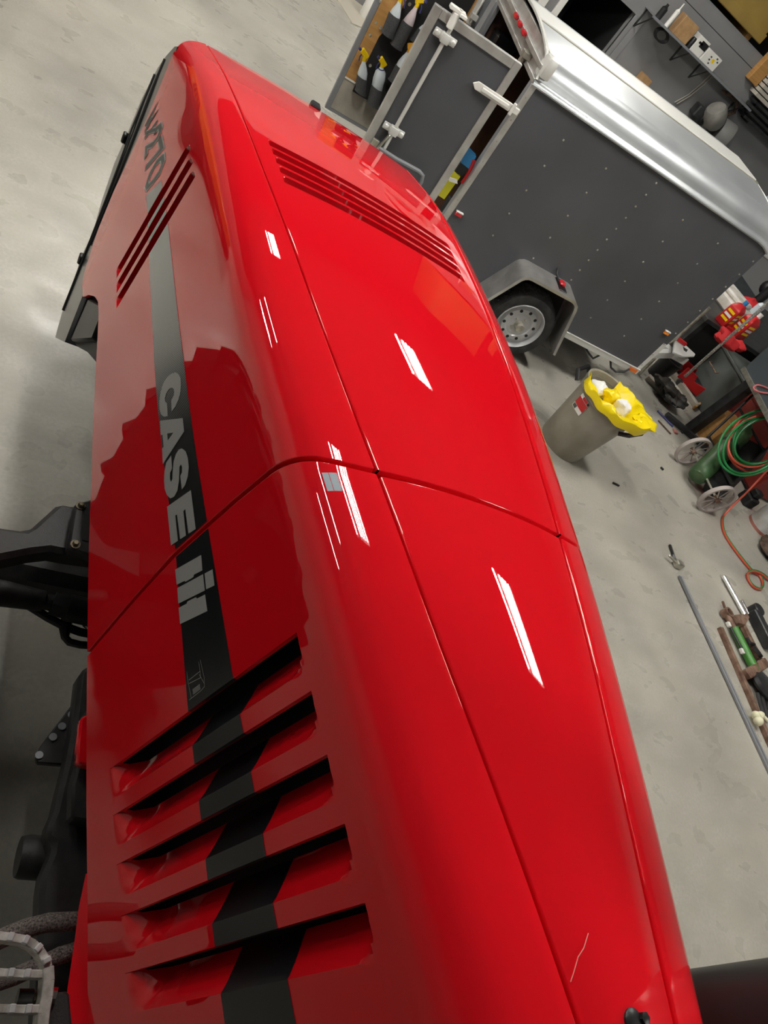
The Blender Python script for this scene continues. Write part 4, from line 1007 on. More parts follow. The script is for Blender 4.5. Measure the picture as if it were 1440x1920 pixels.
for k, lab in ((0,'pale cord hanging below the right half of the wall shelf'),(1,'second pale cord hanging beside the first under the shelf')):
    b = MB(); b.tube([(7.88+.05*k,Y1-.03,SHZ-.02),(7.86+.05*k,Y1-.03,SHZ-.2),(7.82+.04*k,Y1-.03,SHZ-.42),(7.72+.05*k,Y1-.03,SHZ-.62)], .010, 6); single('hanging_cord', b, mat('pale_cord', (.36,.34,.30), .8), lab, 'cord', (7.75,Y1-.03,SHZ-.62))
M_dgrey = mat('blower_grey', (.19,.19,.18), .5); M_belly = noise_mix(mat('blower_dirty', (.23,.22,.2), .55), (.17,.165,.15), (.27,.26,.24), 5)
bl = thing('blower', 'dusty grey motor blower hanging on the wall below the shelf', 'blower', (8.4, Y1-.25, 1.72))
build('motor_shell', MB().lathe([(.02,-.24),(.11,-.22),(.165,-.14),(.18,-.02),(.17,.08),(.14,.12),(.06,.13)], (8.30,Y1-.28,1.84), (-.75,-.15,.55), n=32), M_belly, bl)
build('fan_drum', MB().lathe([(.06,-.12),(.19,-.12),(.20,-.10),(.20,.10),(.19,.12),(.06,.12)], (8.72,Y1-.24,1.72), (.9,-.4,.1), n=32), M_dgrey, bl)
build('mount_arm', MB().box((8.15,Y1-.2,1.42),(8.8,Y1-.01,1.56)).beam((8.35,Y1-.25,1.75),(8.45,Y1-.05,1.5),.1,.1), M_dgrey, bl, bev=.01)
b = MB()
for (dx, dz) in ((0,0),(.02,.03),(.04,-.01),(.05,.04)): b.box((8.33+dx,Y1-.47,1.78+dz),(8.36+dx,Y1-.455,1.80+dz))
build('wiring_box', MB().box((8.02,Y1-.22,1.62),(8.2,Y1-.03,1.8)), M_steel, bl, bev=.02)
b = MB(); b.tube([(8.2,Y1-.1,2.1),(8.35,Y1-.2,2.16),(8.55,Y1-.15,2.13),(8.68,Y1-.1,2.02),(8.6,Y1-.1,1.92)], .03, 8); build('flex_duct', b, M_brown, bl)
b = MB(); b.box((6.86,Y1-.22,0),(7.03,Y1-.02,1.60)); single('tall_carton', b, M_card, 'narrow brown carton standing against the back wall behind the trailer', 'box', (6.95,Y1-.12,0), bev=.005)
# stock on the loft ledge
b = MB(); b.box((6.4,Y1+.25,2.86),(8.33,Y1+1.6,4.3)); yb_ = thing('insulation_stack', 'tall stack of yellow board on the loft above the back wall', 'stack', (7.4,Y1+.9,2.76))
build('board_stack', b, M_yelply, yb_); build('skid', MB().box((6.5,Y1+.3,2.76),(6.6,Y1+1.5,2.86)), M_wood, yb_); build('skid', MB().box((8.1,Y1+.3,2.76),(8.2,Y1+1.5,2.86)), M_wood, yb_)
build('edge_board', MB().box((6.4,Y1+.18,2.83),(8.33,Y1+.249,2.97)), M_yelply, yb_, bev=.01)
b = MB(); b.box((8.40,Y1-.12,2.44),(8.62,Y1-.003,3.6)); single('timber_post', b, M_wood, 'short raw timber post fixed high on the back wall', 'post', (8.5,Y1-.06,2.44), bev=.006)
sl = thing('board_rack', 'stack of pale boards stored high on the wall right of the timber post', 'boards', (9.6,Y1-.15,2.36))
for k in range(7): build('board', MB().box((8.64,Y1-.24+.02*(k%2),2.36+.065*k),(10.8,Y1-.01,2.36+.065*k+.052)), mat('pale_board', (.50,.47,.40), .6) if k == 0 else bpy.data.materials['pale_board'], sl, bev=.003)
pr = thing('pipe_rack', 'dark steel lengths racked on the wall right of the shelf', 'pipes', (9.8,Y1-.15,2.1))
for k in range(4): build('steel_length', MB().box((8.76,Y1-.26+.05*(k%2),2.06+.075*k),(11.2,Y1-.02,2.06+.075*k+.042)), M_steel, pr, bev=.004)
for x in (8.9, 10.6): build('rack_arm', MB().box((x,Y1-.28,2.03),(x+.06,Y1-.004,2.06)).box((x,Y1-.022,2.03),(x+.06,Y1-.004,2.36)), M_steel, pr)

# left of the far door: jug and pale floor patch
jb = at_z(688, 36, 0)
jg = thing('white_jug', 'white plastic jug on the floor beyond the open trailer doors', 'jug', jb)
build('jug_body', MB().lathe([(.12,0),(.13,.02),(.13,.24),(.10,.30),(.05,.34),(.045,.40)], jb, n=28), M_white, jg)
build('jug_handle', MB().tube([jb+Vector((.06,-.09,.30)), jb+Vector((.10,-.12,.28)), jb+Vector((.11,-.12,.2)), jb+Vector((.09,-.10,.16))], .016, 8), M_white, jg)
pp = [at_z(px, py, .0) for px, py in ((612,-20),(636,6),(660,45),(676,52),(700,30),(760,-20))]
b = MB(); b.prism([Vector((p.x,p.y,.012)) for p in pp], (0,0,-.012)); single('floor_mat', b, M_lcream, 'pale board lying on the floor under the white jug', 'board', (pp[2].x,pp[2].y,0))
# odd bits beyond the open doors
b = MB(); q = at_z(560,-5,0)

# ------------------------------------------------------------------ right side of the shop
# long steel bar with a clamp
A, Bq = at_z(1256,1022,.012), at_z(1450,1462,.012)
sb = thing('pipe_clamp_bar', 'long grey steel bar clamp lying across the floor', 'bar', (A.x, A.y, 0))
A1 = at_z(1268,1058,.02)
b = MB(); b.beam(A1, at_z(1262,1040,.02), .014, .014); b.beam(at_z(1275,1080,.02), Bq, .036, .022); b.beam(at_z(1275,1080,.033)+Vector((.012,0,0)), Bq+Vector((.012,0,.013)), .014, .014); build('bar', b, M_grey, sb, bev=.003)
b = MB(); b.beam(A, A1, .018, .018); build('screw', b, M_steel, sb)
b = MB(); p = at_z(1268,1062,.0); b.box((p.x-.05,p.y-.03,.0),(p.x+.03,p.y+.03,.06)); b.beam(p+Vector((-.03,.0,.04)), p+Vector((-.13,.05,.045)), .03, .02); build('clamp_jaw', b, M_zinc, sb, bev=.008)
# hydraulic parts and scrap lying beside it
p0, p1 = at_z(1357,1081,.03), at_z(1396,1152,.03); b = MB(); b.tube([p0,p1], .017, 14); single('chrome_rod', b, M_chrome, 'bright chrome rod on the floor pointing into the scrap pile', 'rod', (p0.x,p0.y,.013))
p0, p1 = at_z(1390,1126,.03), at_z(1403,1152,.03); b = MB(); b.tube([p0,p1], .014, 12); single('short_rod', b, M_chrome, 'short steel rod beside the bright chrome rod', 'rod', (p0.x,p0.y,.016))
hc = thing('hydraulic_cylinder', 'green hydraulic cylinder with rusty clevis lying in the scrap row', 'cylinder', at_z(1390,1210,0))
b = MB(); b.tube([at_z(1376,1178,.045), at_z(1417,1260,.045)], .036, 18); build('barrel', b, mat('leaf_green_paint', (.05,.22,.03), .4), hc)
b = MB(); b.tube([at_z(1362,1152,.045), at_z(1377,1180,.045)], .024, 14); b.lathe([(.03,-.03),(.045,-.03),(.045,.03),(.03,.03)], at_z(1363,1150,.045), (0,0,1), n=20, closed=True); b.beam(at_z(1355,1128,.03), at_z(1360,1142,.03), .016,.016); build('rod_eye', b, M_rust, hc)
b = MB(); b.prism([at_z(px,py,.06) for px,py in ((1372,1153),(1402,1150),(1406,1158),(1398,1172),(1384,1168))], (0,0,-.05)); build('clevis_plate', b, M_rust, hc, bev=.005)
b = MB(); b.tube([at_z(1365,1168,.075), at_z(1396,1226,.075)], .010, 10); build('steel_line', b, M_steel, hc)
for (px, py) in ((1366,1171),(1391,1221)): b = MB(); q = at_z(px,py,.085); b.box(q-Vector((.014,.022,.014)), q+Vector((.014,.022,.014))); build('fitting', b, M_white, hc, bev=.004)
p0, p1 = at_z(1350,1177,.02), at_z(1452,1412,.02); b = MB(); b.beam(p0,p1,.04,.04); single('rusty_angle', b, M_rust, 'long rusty steel angle lying next to the bar clamp', 'steel', (p0.x,p0.y,0), bev=.004)
b = MB(); b.beam(at_z(1398,1266,.05), at_z(1434,1243,.05), .075, .06); single('rusty_block', b, M_rust, 'rusty square bar end across the scrap row', 'steel', at_z(1416,1256,.02), bev=.008)
b = MB(); b.beam(at_z(1412,1147,.05), at_z(1446,1215,.05), .09, .09); b.lathe([(.02,-.05),(.06,-.05),(.06,.05),(.02,.05)], at_z(1416,1146,.05), (0,0,1), n=18); single('black_strut', b, M_steel, 'thick black steel strut at the right of the scrap row', 'strut', at_z(1420,1160,.0), bev=.008)
b = MB(); b.beam(at_z(1392,1172,.03), at_z(1424,1236,.03), .05, .04); single('brown_channel', b, M_rust, 'brown channel section between green cylinder and black strut', 'steel', at_z(1400,1190,.01), bev=.005)
b = MB(); b.lathe([(.028,-.012),(.05,-.012),(.05,.012),(.028,.012)], at_z(1421,1222,.06), (.3,.2,1), n=20, closed=True); b.tube([at_z(1401,1196,.05), at_z(1406,1206,.05), at_z(1414,1208,.05)], .014, 8); single('iron_hook', b, M_iron, 'iron hook and ring lying on the brown channel', 'hook', at_z(1415,1215,.04))
b = MB(); b.lathe([(.03,-.02),(.12,-.02),(.13,0),(.12,.03),(.05,.04)], at_z(1432,1285,.05), (.1,.1,1), n=28); single('pulley', b, M_steel, 'dark round pulley at the lower end of the scrap row', 'pulley', at_z(1432,1285,.03))
for k in range(4):
    b = MB(); b.tube([at_z(1420+7*k,1300,.03), at_z(1434+7*k,1350,.03)], .014, 8); single('black_rod', b, M_steel, ('black rod below the pulley nearest the rusty angle','second black rod below the pulley','third black rod below the pulley','black rod below the pulley at the frame edge')[k], 'rod', at_z(1427+7*k,1325,.016), group='black rods below the pulley')
b = MB()
for (px, py, r) in ((1417,1341,.032),(1426,1341,.03),(1422,1352,.036)): b.ball(at_z(px,py,.05), r, 12, 8)
b.tube([at_z(1428,1340,.05), at_z(1440,1352,.05), at_z(1452,1362,.05)], .014, 8); single('plug_fittings', b, mat('ivory_plastic', (.8,.78,.55), .4), 'cluster of ivory plug fittings on the rusty angle', 'fitting', at_z(1421,1347,.02))

# oxy-fuel cart: two spoked wheels, axle, cylinder, box, hose coil
wa, wb_ = at_z(1300, 846, .18), at_z(1344, 936, .18)
wm = (wa + wb_)/2
ca = thing('gas_cart', 'welding gas cart with spoked wheels, green cylinder and black tray', 'cart', (wm.x, wm.y, 0))
axd = (wb_-wa).normalized()
M_tread = mat('worn_grey_tyre', (.42,.37,.35), .7)
for c in (wa, wb_):
    wl = build('wheel', MB().lathe([(.158,-.02),(.18,-.02),(.18,.02),(.158,.02)], c, axd, n=36, closed=True), M_tread, ca)
    build('hub', MB().lathe([(.024,-.035),(.024,.035)], c, axd, n=14), M_rust, wl)
    for k in range(8):
        a = 2*PI*k/8; e = Vector((1,0,0))*math.cos(a) + Vector((0,0,1))*math.sin(a); e = e - axd*e.dot(axd)
        build('spoke', MB().tube([c, c+e.normalized()*.165], .006, 6), M_tread, wl)
build('axle_bar', MB().tube([wa, wb_], .011, 10), M_zinc, ca)
cb = at_z(1307, 893, .12); ct = at_z(1392, 812, .52); d1 = (ct-cb).normalized()
b = MB(); b.lathe([(.02,-.02),(.085,-.01),(.098,.02),(.10,.06),(.10,.72),(.085,.80),(.04,.84),(.03,.9)], cb, d1, n=32); build('gas_cylinder', b, M_green, ca)
b = MB(); b.lathe([(.101,.50),(.104,.50),(.104,.54),(.101,.54)], cb, d1, n=32, closed=True); build('strap', b, M_steel, ca)
b = MB(); o_ = at_z(1336, 922, .12); up = d1.cross(axd).normalized()
b.beam(o_, o_+d1*.75, .20, .15, up); build('black_box', b, M_blkm, ca, bev=.01)
lt_ = o_ + d1*.42 - Vector((.045,.06,-.06))
b = MB(); b.tube([lt_, lt_+d1*.12], .009, 8); b.tube([lt_, lt_-up*.03], .016, 8); build('brass_latch', b, mat('brass', (.35,.22,.07), .4, .8), ca)
for q in (wa, wb_):
    e = q + Vector((0,0,-.04)); b = MB(); b.tube([e, e + d1*1.2], .013, 8); build('frame_rail', b, M_steel, ca)
for t_ in (.85, 1.2):
    b = MB(); b.tube([wa+Vector((0,0,-.04))+d1*t_, wb_+Vector((0,0,-.04))+d1*t_], .013, 8); build('cross_bar', b, M_steel, ca)
b = MB(); q0 = wm + d1*.25; b.beam(q0+axd*.30, q0-axd*.30, .03, .03); b.beam(Vector((q0.x,q0.y,0)), q0, .03, .03); build('stand_leg', b, M_steel, ca)
# hose coil hung on the cart
cc = at_z(1424, 826, .72); cn = Vector((-.62,-.55,.56)).normalized(); ce = Vector((0,0,1)).cross(cn).normalized(); cf = cn.cross(ce)
hs = thing('hose_coil', 'coil of twin green and red gas hose hung on the cart', 'hose', (cc.x, cc.y, 0))
for k, (m, r0, off) in enumerate(((M_greenh,.30,.02),(M_redh,.325,.0),(M_greenh,.27,.03),(M_greenh,.235,.06),(M_redh,.255,.045),(M_greenh,.34,.05),(M_greenh,.29,.07))):
    b = MB(); b.tube([cc + ce*(r0*(.80+.05*math.sin(k*2))*math.cos(q)+.02*math.sin(k)) + cf*(r0*1.05*math.sin(q)-.025*k+.06) + cn*(off+.015*math.sin(2*q+k)) for q in frange(0,2*PI,40)[:-1]], .011, 8, closed=True); build('hose_loop', b, m, hs)
def smooth(P, n=6):
    out = []; P = [Vector(p) for p in P]
    for i in range(len(P)-1):
        a, b_, c, d = P[max(i-1,0)], P[i], P[i+1], P[min(i+2,len(P)-1)]
        for k in range(n):
            t = k/n; out.append(.5*((2*b_)+(c-a)*t+(2*a-5*b_+4*c-d)*t*t+(3*b_-a-3*c+d)*t**3))
    return out + [P[-1]]
hp_ = smooth([at_z(1450,868,.62), at_z(1438,882,.50), at_z(1405,918,.30), at_z(1375,947,.13), at_z(1358,966,.03), at_z(1354,980,.014), at_z(1358,1000,.014), at_z(1371,1022,.014), at_z(1392,1050,.014), at_z(1409,1070,.014), at_z(1424,1080,.014), at_z(1430,1095,.014), at_z(1426,1105,.014), at_z(1412,1100,.014), at_z(1402,1085,.016), at_z(1403,1074,.03), at_z(1414,1071,.04), at_z(1430,1078,.03), at_z(1448,1094,.014)])
b = MB(); b.tube(hp_, .011, 8); build('hose_run', b, M_redh, hs)
b = MB(); b.tube([p + Vector((.014,.012,.004)) for p in hp_], .010, 8); build('hose_run', b, M_greenh, hs)

# welding bench: one heavy square leg in view, slate top at the frame edge
f1 = at_z(1293, 806, 0); BZ = .98
be = thing('welding_bench', 'dark steel bench with slate top and a heavy square leg', 'bench', (f1.x, f1.y, 0))
TA, TB_, TD = at_z(1397,690,BZ), at_z(1440,772,BZ), at_z(1440,650,BZ)
b = MB(); b.box((f1.x-.055,f1.y-.055,0),(f1.x+.055,f1.y+.055,BZ-.03)); build('leg', b, M_steel, be, bev=.005)
g1, g2 = at_z(1250,777,.03), at_z(1332,846,.03); b = MB(); b.beam(g1, g2, .07, .05); build('foot', b, M_steel, be, bev=.005)
f2 = at_z(1372,824,0); b = MB(); b.box((f2.x-.04,f2.y-.04,0),(f2.x+.04,f2.y+.04,BZ-.03)); build('leg', b, M_steel, be, bev=.005)
b = MB(); b.beam(at_z(1318,800,.03), at_z(1375,835,.03), .06, .05); build('foot', b, M_steel, be, bev=.005)
e1, e2 = (TB_-TA), (TD-TA)
tpn = [TA, TA+e1*1.8, TA+e1*1.8+e2*2.2, TA+e2*2.2]
b = MB(); b.prism([Vector((p.x,p.y,BZ)) for p in tpn], (0,0,-.03)); build('bench_top', b, M_slate, be, bev=.003)
b = MB(); b.beam(TA+Vector((-.012,0,-.015)), TA+e1*1.8+Vector((-.012,0,-.015)), .02, .045); build('edge_angle', b, M_zinc, be)
b = MB(); b.tube(smooth([at_z(1448,738,BZ+.01), at_z(1428,736,BZ+.012), at_z(1415,731,BZ+.012), at_z(1413,726,BZ+.012), at_z(1420,722,BZ+.012), at_z(1432,725,BZ+.012), at_z(1450,733,BZ+.01)]), .009, 6); single('coiled_cord', b, M_pink, 'loop of pink cord lying on the slate bench top', 'cord', (TA.x+.3,TA.y,BZ))
M_dred = noise_mix(mat('dull_red_paint', (.24,.022,.014), .5), (.20,.018,.012), (.28,.03,.02), 4)
cr = at_z(1400,795,.35)
rc = thing('red_cabinet', 'low red steel cabinet under the slate topped bench', 'cabinet', (cr.x+.5,cr.y,0))
build('cabinet_body', MB().box((cr.x,cr.y-.75,.03),(cr.x+.55,cr.y+.32,.78)), M_dred, rc, bev=.006)
for z in (.06,.30,.54): build('drawer', MB().box((cr.x-.015,cr.y-.72,z),(cr.x,cr.y+.29,z+.22)), M_dred, rc, bev=.003)
build('caster_base', MB().box((cr.x+.03,cr.y-.7,0),(cr.x+.5,cr.y+.28,.03)), M_steel, rc)
wx = at_z(1352,800,.22); b = MB(); b.box((wx.x-.12,wx.y-.16,0),(wx.x+.18,wx.y+.14,.36)); single('wooden_box', b, M_wood, 'plywood box under the bench beside the red cabinet', 'box', (wx.x,wx.y,0), bev=.004)
ix = at_z(1357,808,.02); b = MB(); b.box((ix.x-.3,ix.y-.02,.0),(ix.x-.14,ix.y+.14,.05)); b.tube([(ix.x-.22,ix.y+.06,.05),(ix.x-.22,ix.y+.07,.20)], .05, 12); single('tool_stand', b, M_iron, 'black iron stand on the floor behind the bench leg', 'stand', (ix.x-.22,ix.y,0))

# white bucket
q = at_z(1416,990,0); bk = thing('white_bucket', 'stained white plastic bucket at the edge of the scrap row', 'bucket', q+Vector((.09,.05,0)))
q = q + Vector((.09,.05,0))
M_bkt = noise_mix(mat('stained_white_plastic', (.6,.6,.58), .45), (.42,.36,.31), (.66,.67,.66), 4, lo=.3, hi=.5)
build('pail', MB().lathe([(.125,.0),(.135,.012),(.152,.28),(.165,.285),(.165,.30),(.154,.305),(.157,.36),(.150,.362),(.14,.30),(.12,.02),(.02,.015)], q, n=36), M_bkt, bk)
build('base_ring', MB().lathe([(.126,.0),(.138,.0),(.1385,.03),(.128,.03)], q, n=36, closed=True), mat('faded_red_ring', (.42,.16,.12), .6), bk)
build('wire_handle', MB().tube([q+Vector((-.11,-.12,.29)), q+Vector((-.17,-.13,.16)), q+Vector((-.15,-.20,.10)), q+Vector((-.02,-.20,.12)), q+Vector((.08,-.15,.29))], .004, 6), M_zinc, bk)
b = MB()
for k, (px, py) in enumerate(((1409,1012),(1420,1018),(1432,1030),(1440,1050))): b.ball(at_z(px,py,.04), .06-.005*k, 10, 6, (1,.8,.7))
q = at_z(1425,1022,0); crumple(q+Vector((.06,-.10,.055)), .13, (1,1.5,.35), 21, 'rag_heap', M_brown, None, 'brown rag heap on the floor in front of the white bucket', 'rag')
q = at_z(1388,940,0); b = MB(); b.box(q+Vector((.0,-.06,0)), q+Vector((.16,.10,.12))); b.box(q+Vector((.02,-.03,.12)), q+Vector((.13,.06,.20))); single('black_motor', b, M_iron, 'small black motor on the floor between cart and white bucket', 'motor', q, bev=.015)

# floor jack with its grip handle upright
jb = at_z(1305,722,.10)
fj = thing('floor_jack', 'red and black floor jack with an upright silver handle', 'jack', (jb.x, jb.y, 0))
h0, h1 = at_z(1284,706,.22), at_z(1452,557,1.42)
build('handle', MB().tube([h0, h1], .017, 10), noise_mix(mat('worn_chrome_grip', (.5,.48,.45), .4, .6), (.30,.28,.25), (.72,.70,.66), 90, lo=.42, hi=.58), fj)
jd = (at_z(1336,740,.12)-at_z(1282,690,.12)); jd.z = 0; jl = jd.length; jd.normalize(); jn = Vector((-jd.y, jd.x, 0))
o_ = at_z(1284,700,.12)
for s_ in (-.10,.10):
    b = MB(); b.prism([o_ + jd*x + jn*s_ + Vector((0,0,z)) for x, z in ((-.06,-.06),(jl*.6,-.08),(jl+.1,-.08),(jl+.1,-.02),(jl*.6,.06),(jl*.25,.03),(.1,.10),(-.06,.10))], jn*.02); build('side_plate', b, M_redp, fj, bev=.004)
b = MB(); b.beam(o_+jd*.05+Vector((0,0,.0)), o_+jd*(jl*.9)+Vector((0,0,.0)), .16, .09); build('lift_arm', b, M_blk, fj, bev=.01)
for x in (0, jl):
    b = MB(); b.tube([o_+jd*x-jn*.15+Vector((0,0,-.08)), o_+jd*x+jn*.15+Vector((0,0,-.08))], .04, 14); build('wheel', b, M_steel, fj)
# dark trunk behind the jack and a bench loaded with shop goods
bx = at_z(1330,700,.30)
kb = thing('low_chest', 'long grey green chest behind the floor jack', 'chest', (bx.x+.6,bx.y+.3,0))
M_gg = noise_mix(mat('grey_green_steel', (.10,.115,.105), .55), (.085,.098,.09), (.125,.14,.13), 3)
build('chest_body', MB().box((bx.x,bx.y-.45,.0),(bx.x+1.3,bx.y+.20,.56)), M_gg, kb, bev=.01)
build('chest_lid', MB().box((bx.x-.015,bx.y-.465,.565),(bx.x+1.315,bx.y+.215,.60)), M_gg, kb, bev=.008)
b = MB(); b.tube([(bx.x-.02,bx.y-.1,.40),(bx.x-.05,bx.y-.1,.38),(bx.x-.05,bx.y+.1,.38),(bx.x-.02,bx.y+.1,.40)], .008, 6); build('chest_handle', b, M_rust, kb)
TZ = .72
c1 = at_z(1296,622,TZ); c2 = at_z(1398,660,TZ)
wbn = thing('back_bench', 'cluttered dark workbench beyond the nose of the trailer', 'bench', (c1.x+1,c1.y+.5,0))
wx0, wy0 = 6.50, 6.16
build('bench_top', MB().box((wx0,wy0,TZ-.05),(wx0+2.6,wy0+3.2,TZ)), M_steel, wbn, bev=.004)
for (dx, dy) in ((.05,.05),(2.5,.05),(.05,3.1),(2.5,3.1)): build('leg', MB().box((wx0+dx,wy0+dy,0),(wx0+dx+.07,wy0+dy+.07,TZ-.05)), M_steel, wbn)
build('back_board', MB().box((wx0+.08,wy0+.06,.04),(wx0+.10,wy0+3.1,TZ-.06)), M_blkm, wbn)
build('end_board', MB().box((wx0+.12,wy0+.08,.04),(wx0+2.5,wy0+.10,TZ-.06)), M_blkm, wbn)
def on_bench(px, py, dz=0): return at_z(px, py, TZ+dz)
def jug(px, py, lab, ang):
    p = on_bench(px, py); t = thing('red_jug', lab, 'jug', p, 'red jugs on the back bench')
    R = Matrix.Rotation(ang, 3, 'Z'); P = lambda x, y, z: p + R @ Vector((x, y, z))
    b = MB(); b.add([P(x,y,z) for z in (.0,.24,.30) for x, y in ((-.11*(1 if z<.3 else .5),-.075*(1 if z<.3 else .5)),(.11*(1 if z<.3 else .5),-.075*(1 if z<.3 else .5)),(.11*(1 if z<.3 else .5),.075*(1 if z<.3 else .5)),(-.11*(1 if z<.3 else .5),.075*(1 if z<.3 else .5)))],
        [(3,2,1,0)] + [(4*k+i,4*k+(i+1)%4,4*k+4+(i+1)%4,4*k+4+i) for k in (0,1) for i in range(4)] + [(8,9,10,11)])
    build('jug_body', b, M_redp, t, bev=.015, seg=2)
    build('cap', MB().lathe([(.028,0),(.028,.05)], P(.03,0,.30), n=14), M_blue if ang > .4 else M_white, t)
    for (z, h, m) in ((.17,.03,M_yel),(.12,.03,M_white),(.07,.03,M_yel)):
        b = MB(); b.add([P(-.08,-.079,z),P(.07,-.079,z),P(.07,-.079,z+h),P(-.08,-.079,z+h),P(-.114,-.05,z),P(-.114,.05,z),P(-.114,.05,z+h),P(-.114,-.05,z+h)], [(0,1,2,3),(4,7,6,5)]); build('label_print', b, m, t, recalc=False)
jug(1352,606,'red jug with yellow label standing next to the trailer nose',.5)
jug(1378,628,'red jug with white and yellow label standing nearer the floor jack handle',.3)
for (px, py, r, sd, lab) in ((1362,636,.13,31,'crumpled red shop rag on the bench in front of the red jugs'),(1385,648,.09,33,'small red rag hanging by the silver jack handle'),(1408,570,.12,35,'red cloth on the bench beyond the red jugs')):
    q = on_bench(px, py, r*.5); crumple(q, r, (1.1,1,.6), sd, 'red_rag', mat('red_cloth', (.55,.015,.02), .8) if sd == 31 else bpy.data.materials['red_cloth'], None, lab, 'rag')
q = on_bench(1378,560,.14); b = MB(); b.box(q+Vector((-.25,-.22,-.14)), q+Vector((.28,.28,.0)), .3); b.box(q+Vector((-.2,-.18,.0)), q+Vector((.2,.24,.06)), .45); single('paper_stack', b, noise_mix(mat('dirty_paper', (.6,.57,.5), .8), (.50,.46,.40), (.74,.72,.68), 6), 'heap of white paper bags on the back bench', 'paper', q-Vector((0,0,.14)), bev=.02)
q = on_bench(1418,566,.0); b = MB(); b.tube([q+Vector((0,0,.0)), q+Vector((0,0,.25))], .07, 14); b.ball(q+Vector((.1,.15,.2)), .12, 12, 8); single('black_sprayer', b, M_blk, 'black sprayer at the back of the cluttered bench', 'sprayer', q)
q = on_bench(1408,590,.0); b = MB(); b.lathe([(.06,0),(.06,.16),(.03,.2)], q, n=16); single('white_bottle', b, M_clear, 'pale bottle beside the red cloth on the bench', 'bottle', q)
# tall pale cabinet and plain box for a pale blue patch beyond
q = at_z(1432,600,.2)
gc = thing('pale_cabinet', 'pale grey steel cabinet beyond the back bench', 'cabinet', (9.9,9.9,0))
build('cabinet_body', MB().box((9.35,9.4,.0),(11.0,10.6,1.02)), mat('pale_grey_paint', (.40,.41,.42), .5), gc, bev=.01)
build('cabinet_top', MB().box((9.32,9.37,1.02),(11.0,10.63,1.07)), M_white, gc, bev=.01)
b = MB(); b.box((9.6,9.7,1.07),(10.6,10.4,1.6)); single('pale_blue_box', b, mat('pale_blue_plastic', (.35,.55,.72), .4), 'pale blue box on top of the pale cabinet', 'cooler', (10.1,10.0,1.07), bev=.03)
# rack of brown slats right of the jack handle
sk = Vector((9.3, 7.75, 0))
sr = thing('slat_rack', 'brown slatted rack right of the silver jack handle', 'rack', (sk.x+.4,sk.y+.2,0))
for k in range(5): build('slat', MB().box((sk.x+.0+.16*k,sk.y-.35,.0),(sk.x+.05+.16*k,sk.y+.5,.62)), mat('brown_slat', (.13,.115,.09), .6) if k == 0 else bpy.data.materials['brown_slat'], sr, bev=.004)
build('rail', MB().box((sk.x-.02,sk.y-.37,.62),(sk.x+.75,sk.y-.32,.68)), bpy.data.materials['brown_slat'], sr); build('rail', MB().box((sk.x-.02,sk.y+.42,.62),(sk.x+.75,sk.y+.47,.68)), bpy.data.materials['brown_slat'], sr)

# white bracket frame, black tub and iron scrap around the trailer nose
def flat_at(name, lab, cat, px, z, th, m, bev=.004):
    P = [at_z(x, y, z) for x, y in px]; b = MB(); b.prism(P, (0,0,-th)); return single(name, b, m, lab, cat, (P[0].x,P[0].y,z-th), bev=bev)
q = at_z(1305,660,.60); q = q + Vector((.95,.85,0)); q.z = .601; b = MB(); b.box(q-Vector((.06,.05,0)), q+Vector((.06,.05,.16))); b.tube([q+Vector((0,0,.16)), q+Vector((0,0,.21))], .02, 10); single('red_bottle', b, M_redp, 'small red bottle behind the white trailer tongue', 'bottle', q, bev=.02)
q = at_z(1222,702,.0); tubp = q + Vector((.05,.0,0)); b = MB(); b.lathe([(.11,0),(.13,.26),(.14,.26),(.14,.28),(.11,.28),(.10,.02)], tubp, n=20); single('black_tub', b, M_blk, 'black tub on the floor under the trailer nose', 'tub', tubp)
rndm = random.Random(4)
for k, (px, py, r, lab) in enumerate(((1246,722,.11,'dark oily casting nearest the trash bin on the pale skid'),(1258,738,.11,'dark oily gear lump in the middle of the pale skid'),(1273,751,.10,'brown iron casting at the leg end of the pale skid'))):
    crumple(at_z(px,py,.13), r, (1.1,1,.7), 40+k, 'iron_casting', noise_mix(mat('oily_iron', (.04,.035,.03), .6), (.010,.009,.008), (.05,.042,.034), 18) if k == 0 else bpy.data.materials['oily_iron'], None, lab, 'casting', amp=.5)
pk = thing('pale_skid', 'pale wooden skid on the floor holding dark iron castings', 'skid', at_z(1250,745,0))
M_skid = noise_mix(mat('pale_grey_timber', (.35,.32,.26), .7), (.27,.24,.20), (.42,.39,.33), 6)
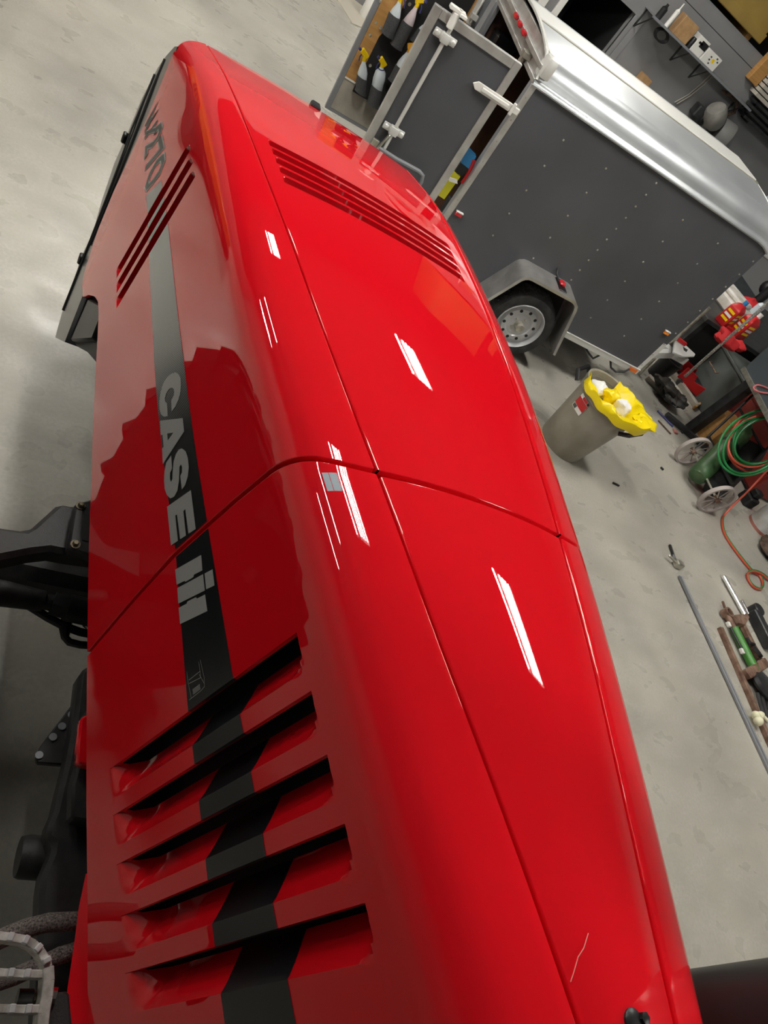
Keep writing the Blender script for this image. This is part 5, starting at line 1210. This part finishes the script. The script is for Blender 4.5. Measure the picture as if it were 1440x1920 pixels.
for (a_, c_) in (((1214,706),(1268,762)),((1232,700),(1284,754)),((1262,700),(1306,762))):
    b = MB(); b.beam(at_z(*a_,.03), at_z(*c_,.03), .09, .06); build('board', b, M_skid, pk, bev=.004)
b = MB(); b.beam(at_z(1302,764,.03), at_z(1322,750,.03), .03, .05); single('wood_block', b, M_wood, 'short wooden block lying between the bench leg and the floor jack', 'block', at_z(1305,758,0), bev=.006)
q = at_z(1262,694,.10); b = MB(); b.beam(at_z(1240,700,.10), at_z(1278,676,.12), .035, .035); b.lathe([(.02,-.01),(.04,-.01),(.04,.01),(.02,.01)], at_z(1240,682,.14), (.2,.2,1), n=16, closed=True); single('rusty_chain', b, M_rust, 'rusty bar and shackle on the pale skid below the white trailer tongue', 'bar', (q.x,q.y,.07))
bb = at_z(1337,722,.20); b = MB(); b.box(bb-Vector((.03,.03,.20)), bb+Vector((.03,.04,.06))); single('paper_carton', b, M_card, 'small brown and white carton behind the bench leg', 'box', (bb.x,bb.y,0), bev=.004)
# tools and debris on the floor
for (a_, c_, w_, m, lab, nm) in (((1233,770),(1262,800),.03,M_navy,'dark blue tool lying on the floor before the bench foot','hand_tool'),
                       ((1268,790),(1280,812),.016,M_steel,'thin steel tool on the floor beside the bench foot','hand_tool'),
                       ((1234,788),(1258,814),.010,M_brown,'thin brown cord on the floor before the bench foot','cord'),
                       ((1149,905),(1161,911),.014,M_blk,'short black stub lying alone on the floor right of the hood','debris'),
                       ((1239,876),(1244,881),.022,M_blk,'small dark nut lying on the floor before the gas cart','debris')):
    b = MB(); b.beam(at_z(*a_,.01), at_z(*c_,.01), w_, .016); single(nm, b, m, lab, 'tool' if 'tool' in nm else ('cord' if nm == 'cord' else 'scrap'), at_z(*a_,.0), bev=.003)
q = at_z(1265,810,0); b = MB(); b.box(q-Vector((.03,.03,0)), q+Vector((.03,.03,.02))); single('pink_scrap', b, mat('faded_pink', (.45,.18,.16), .7), 'faded pink scrap on the floor by the cart wheel', 'scrap', q, bev=.004)
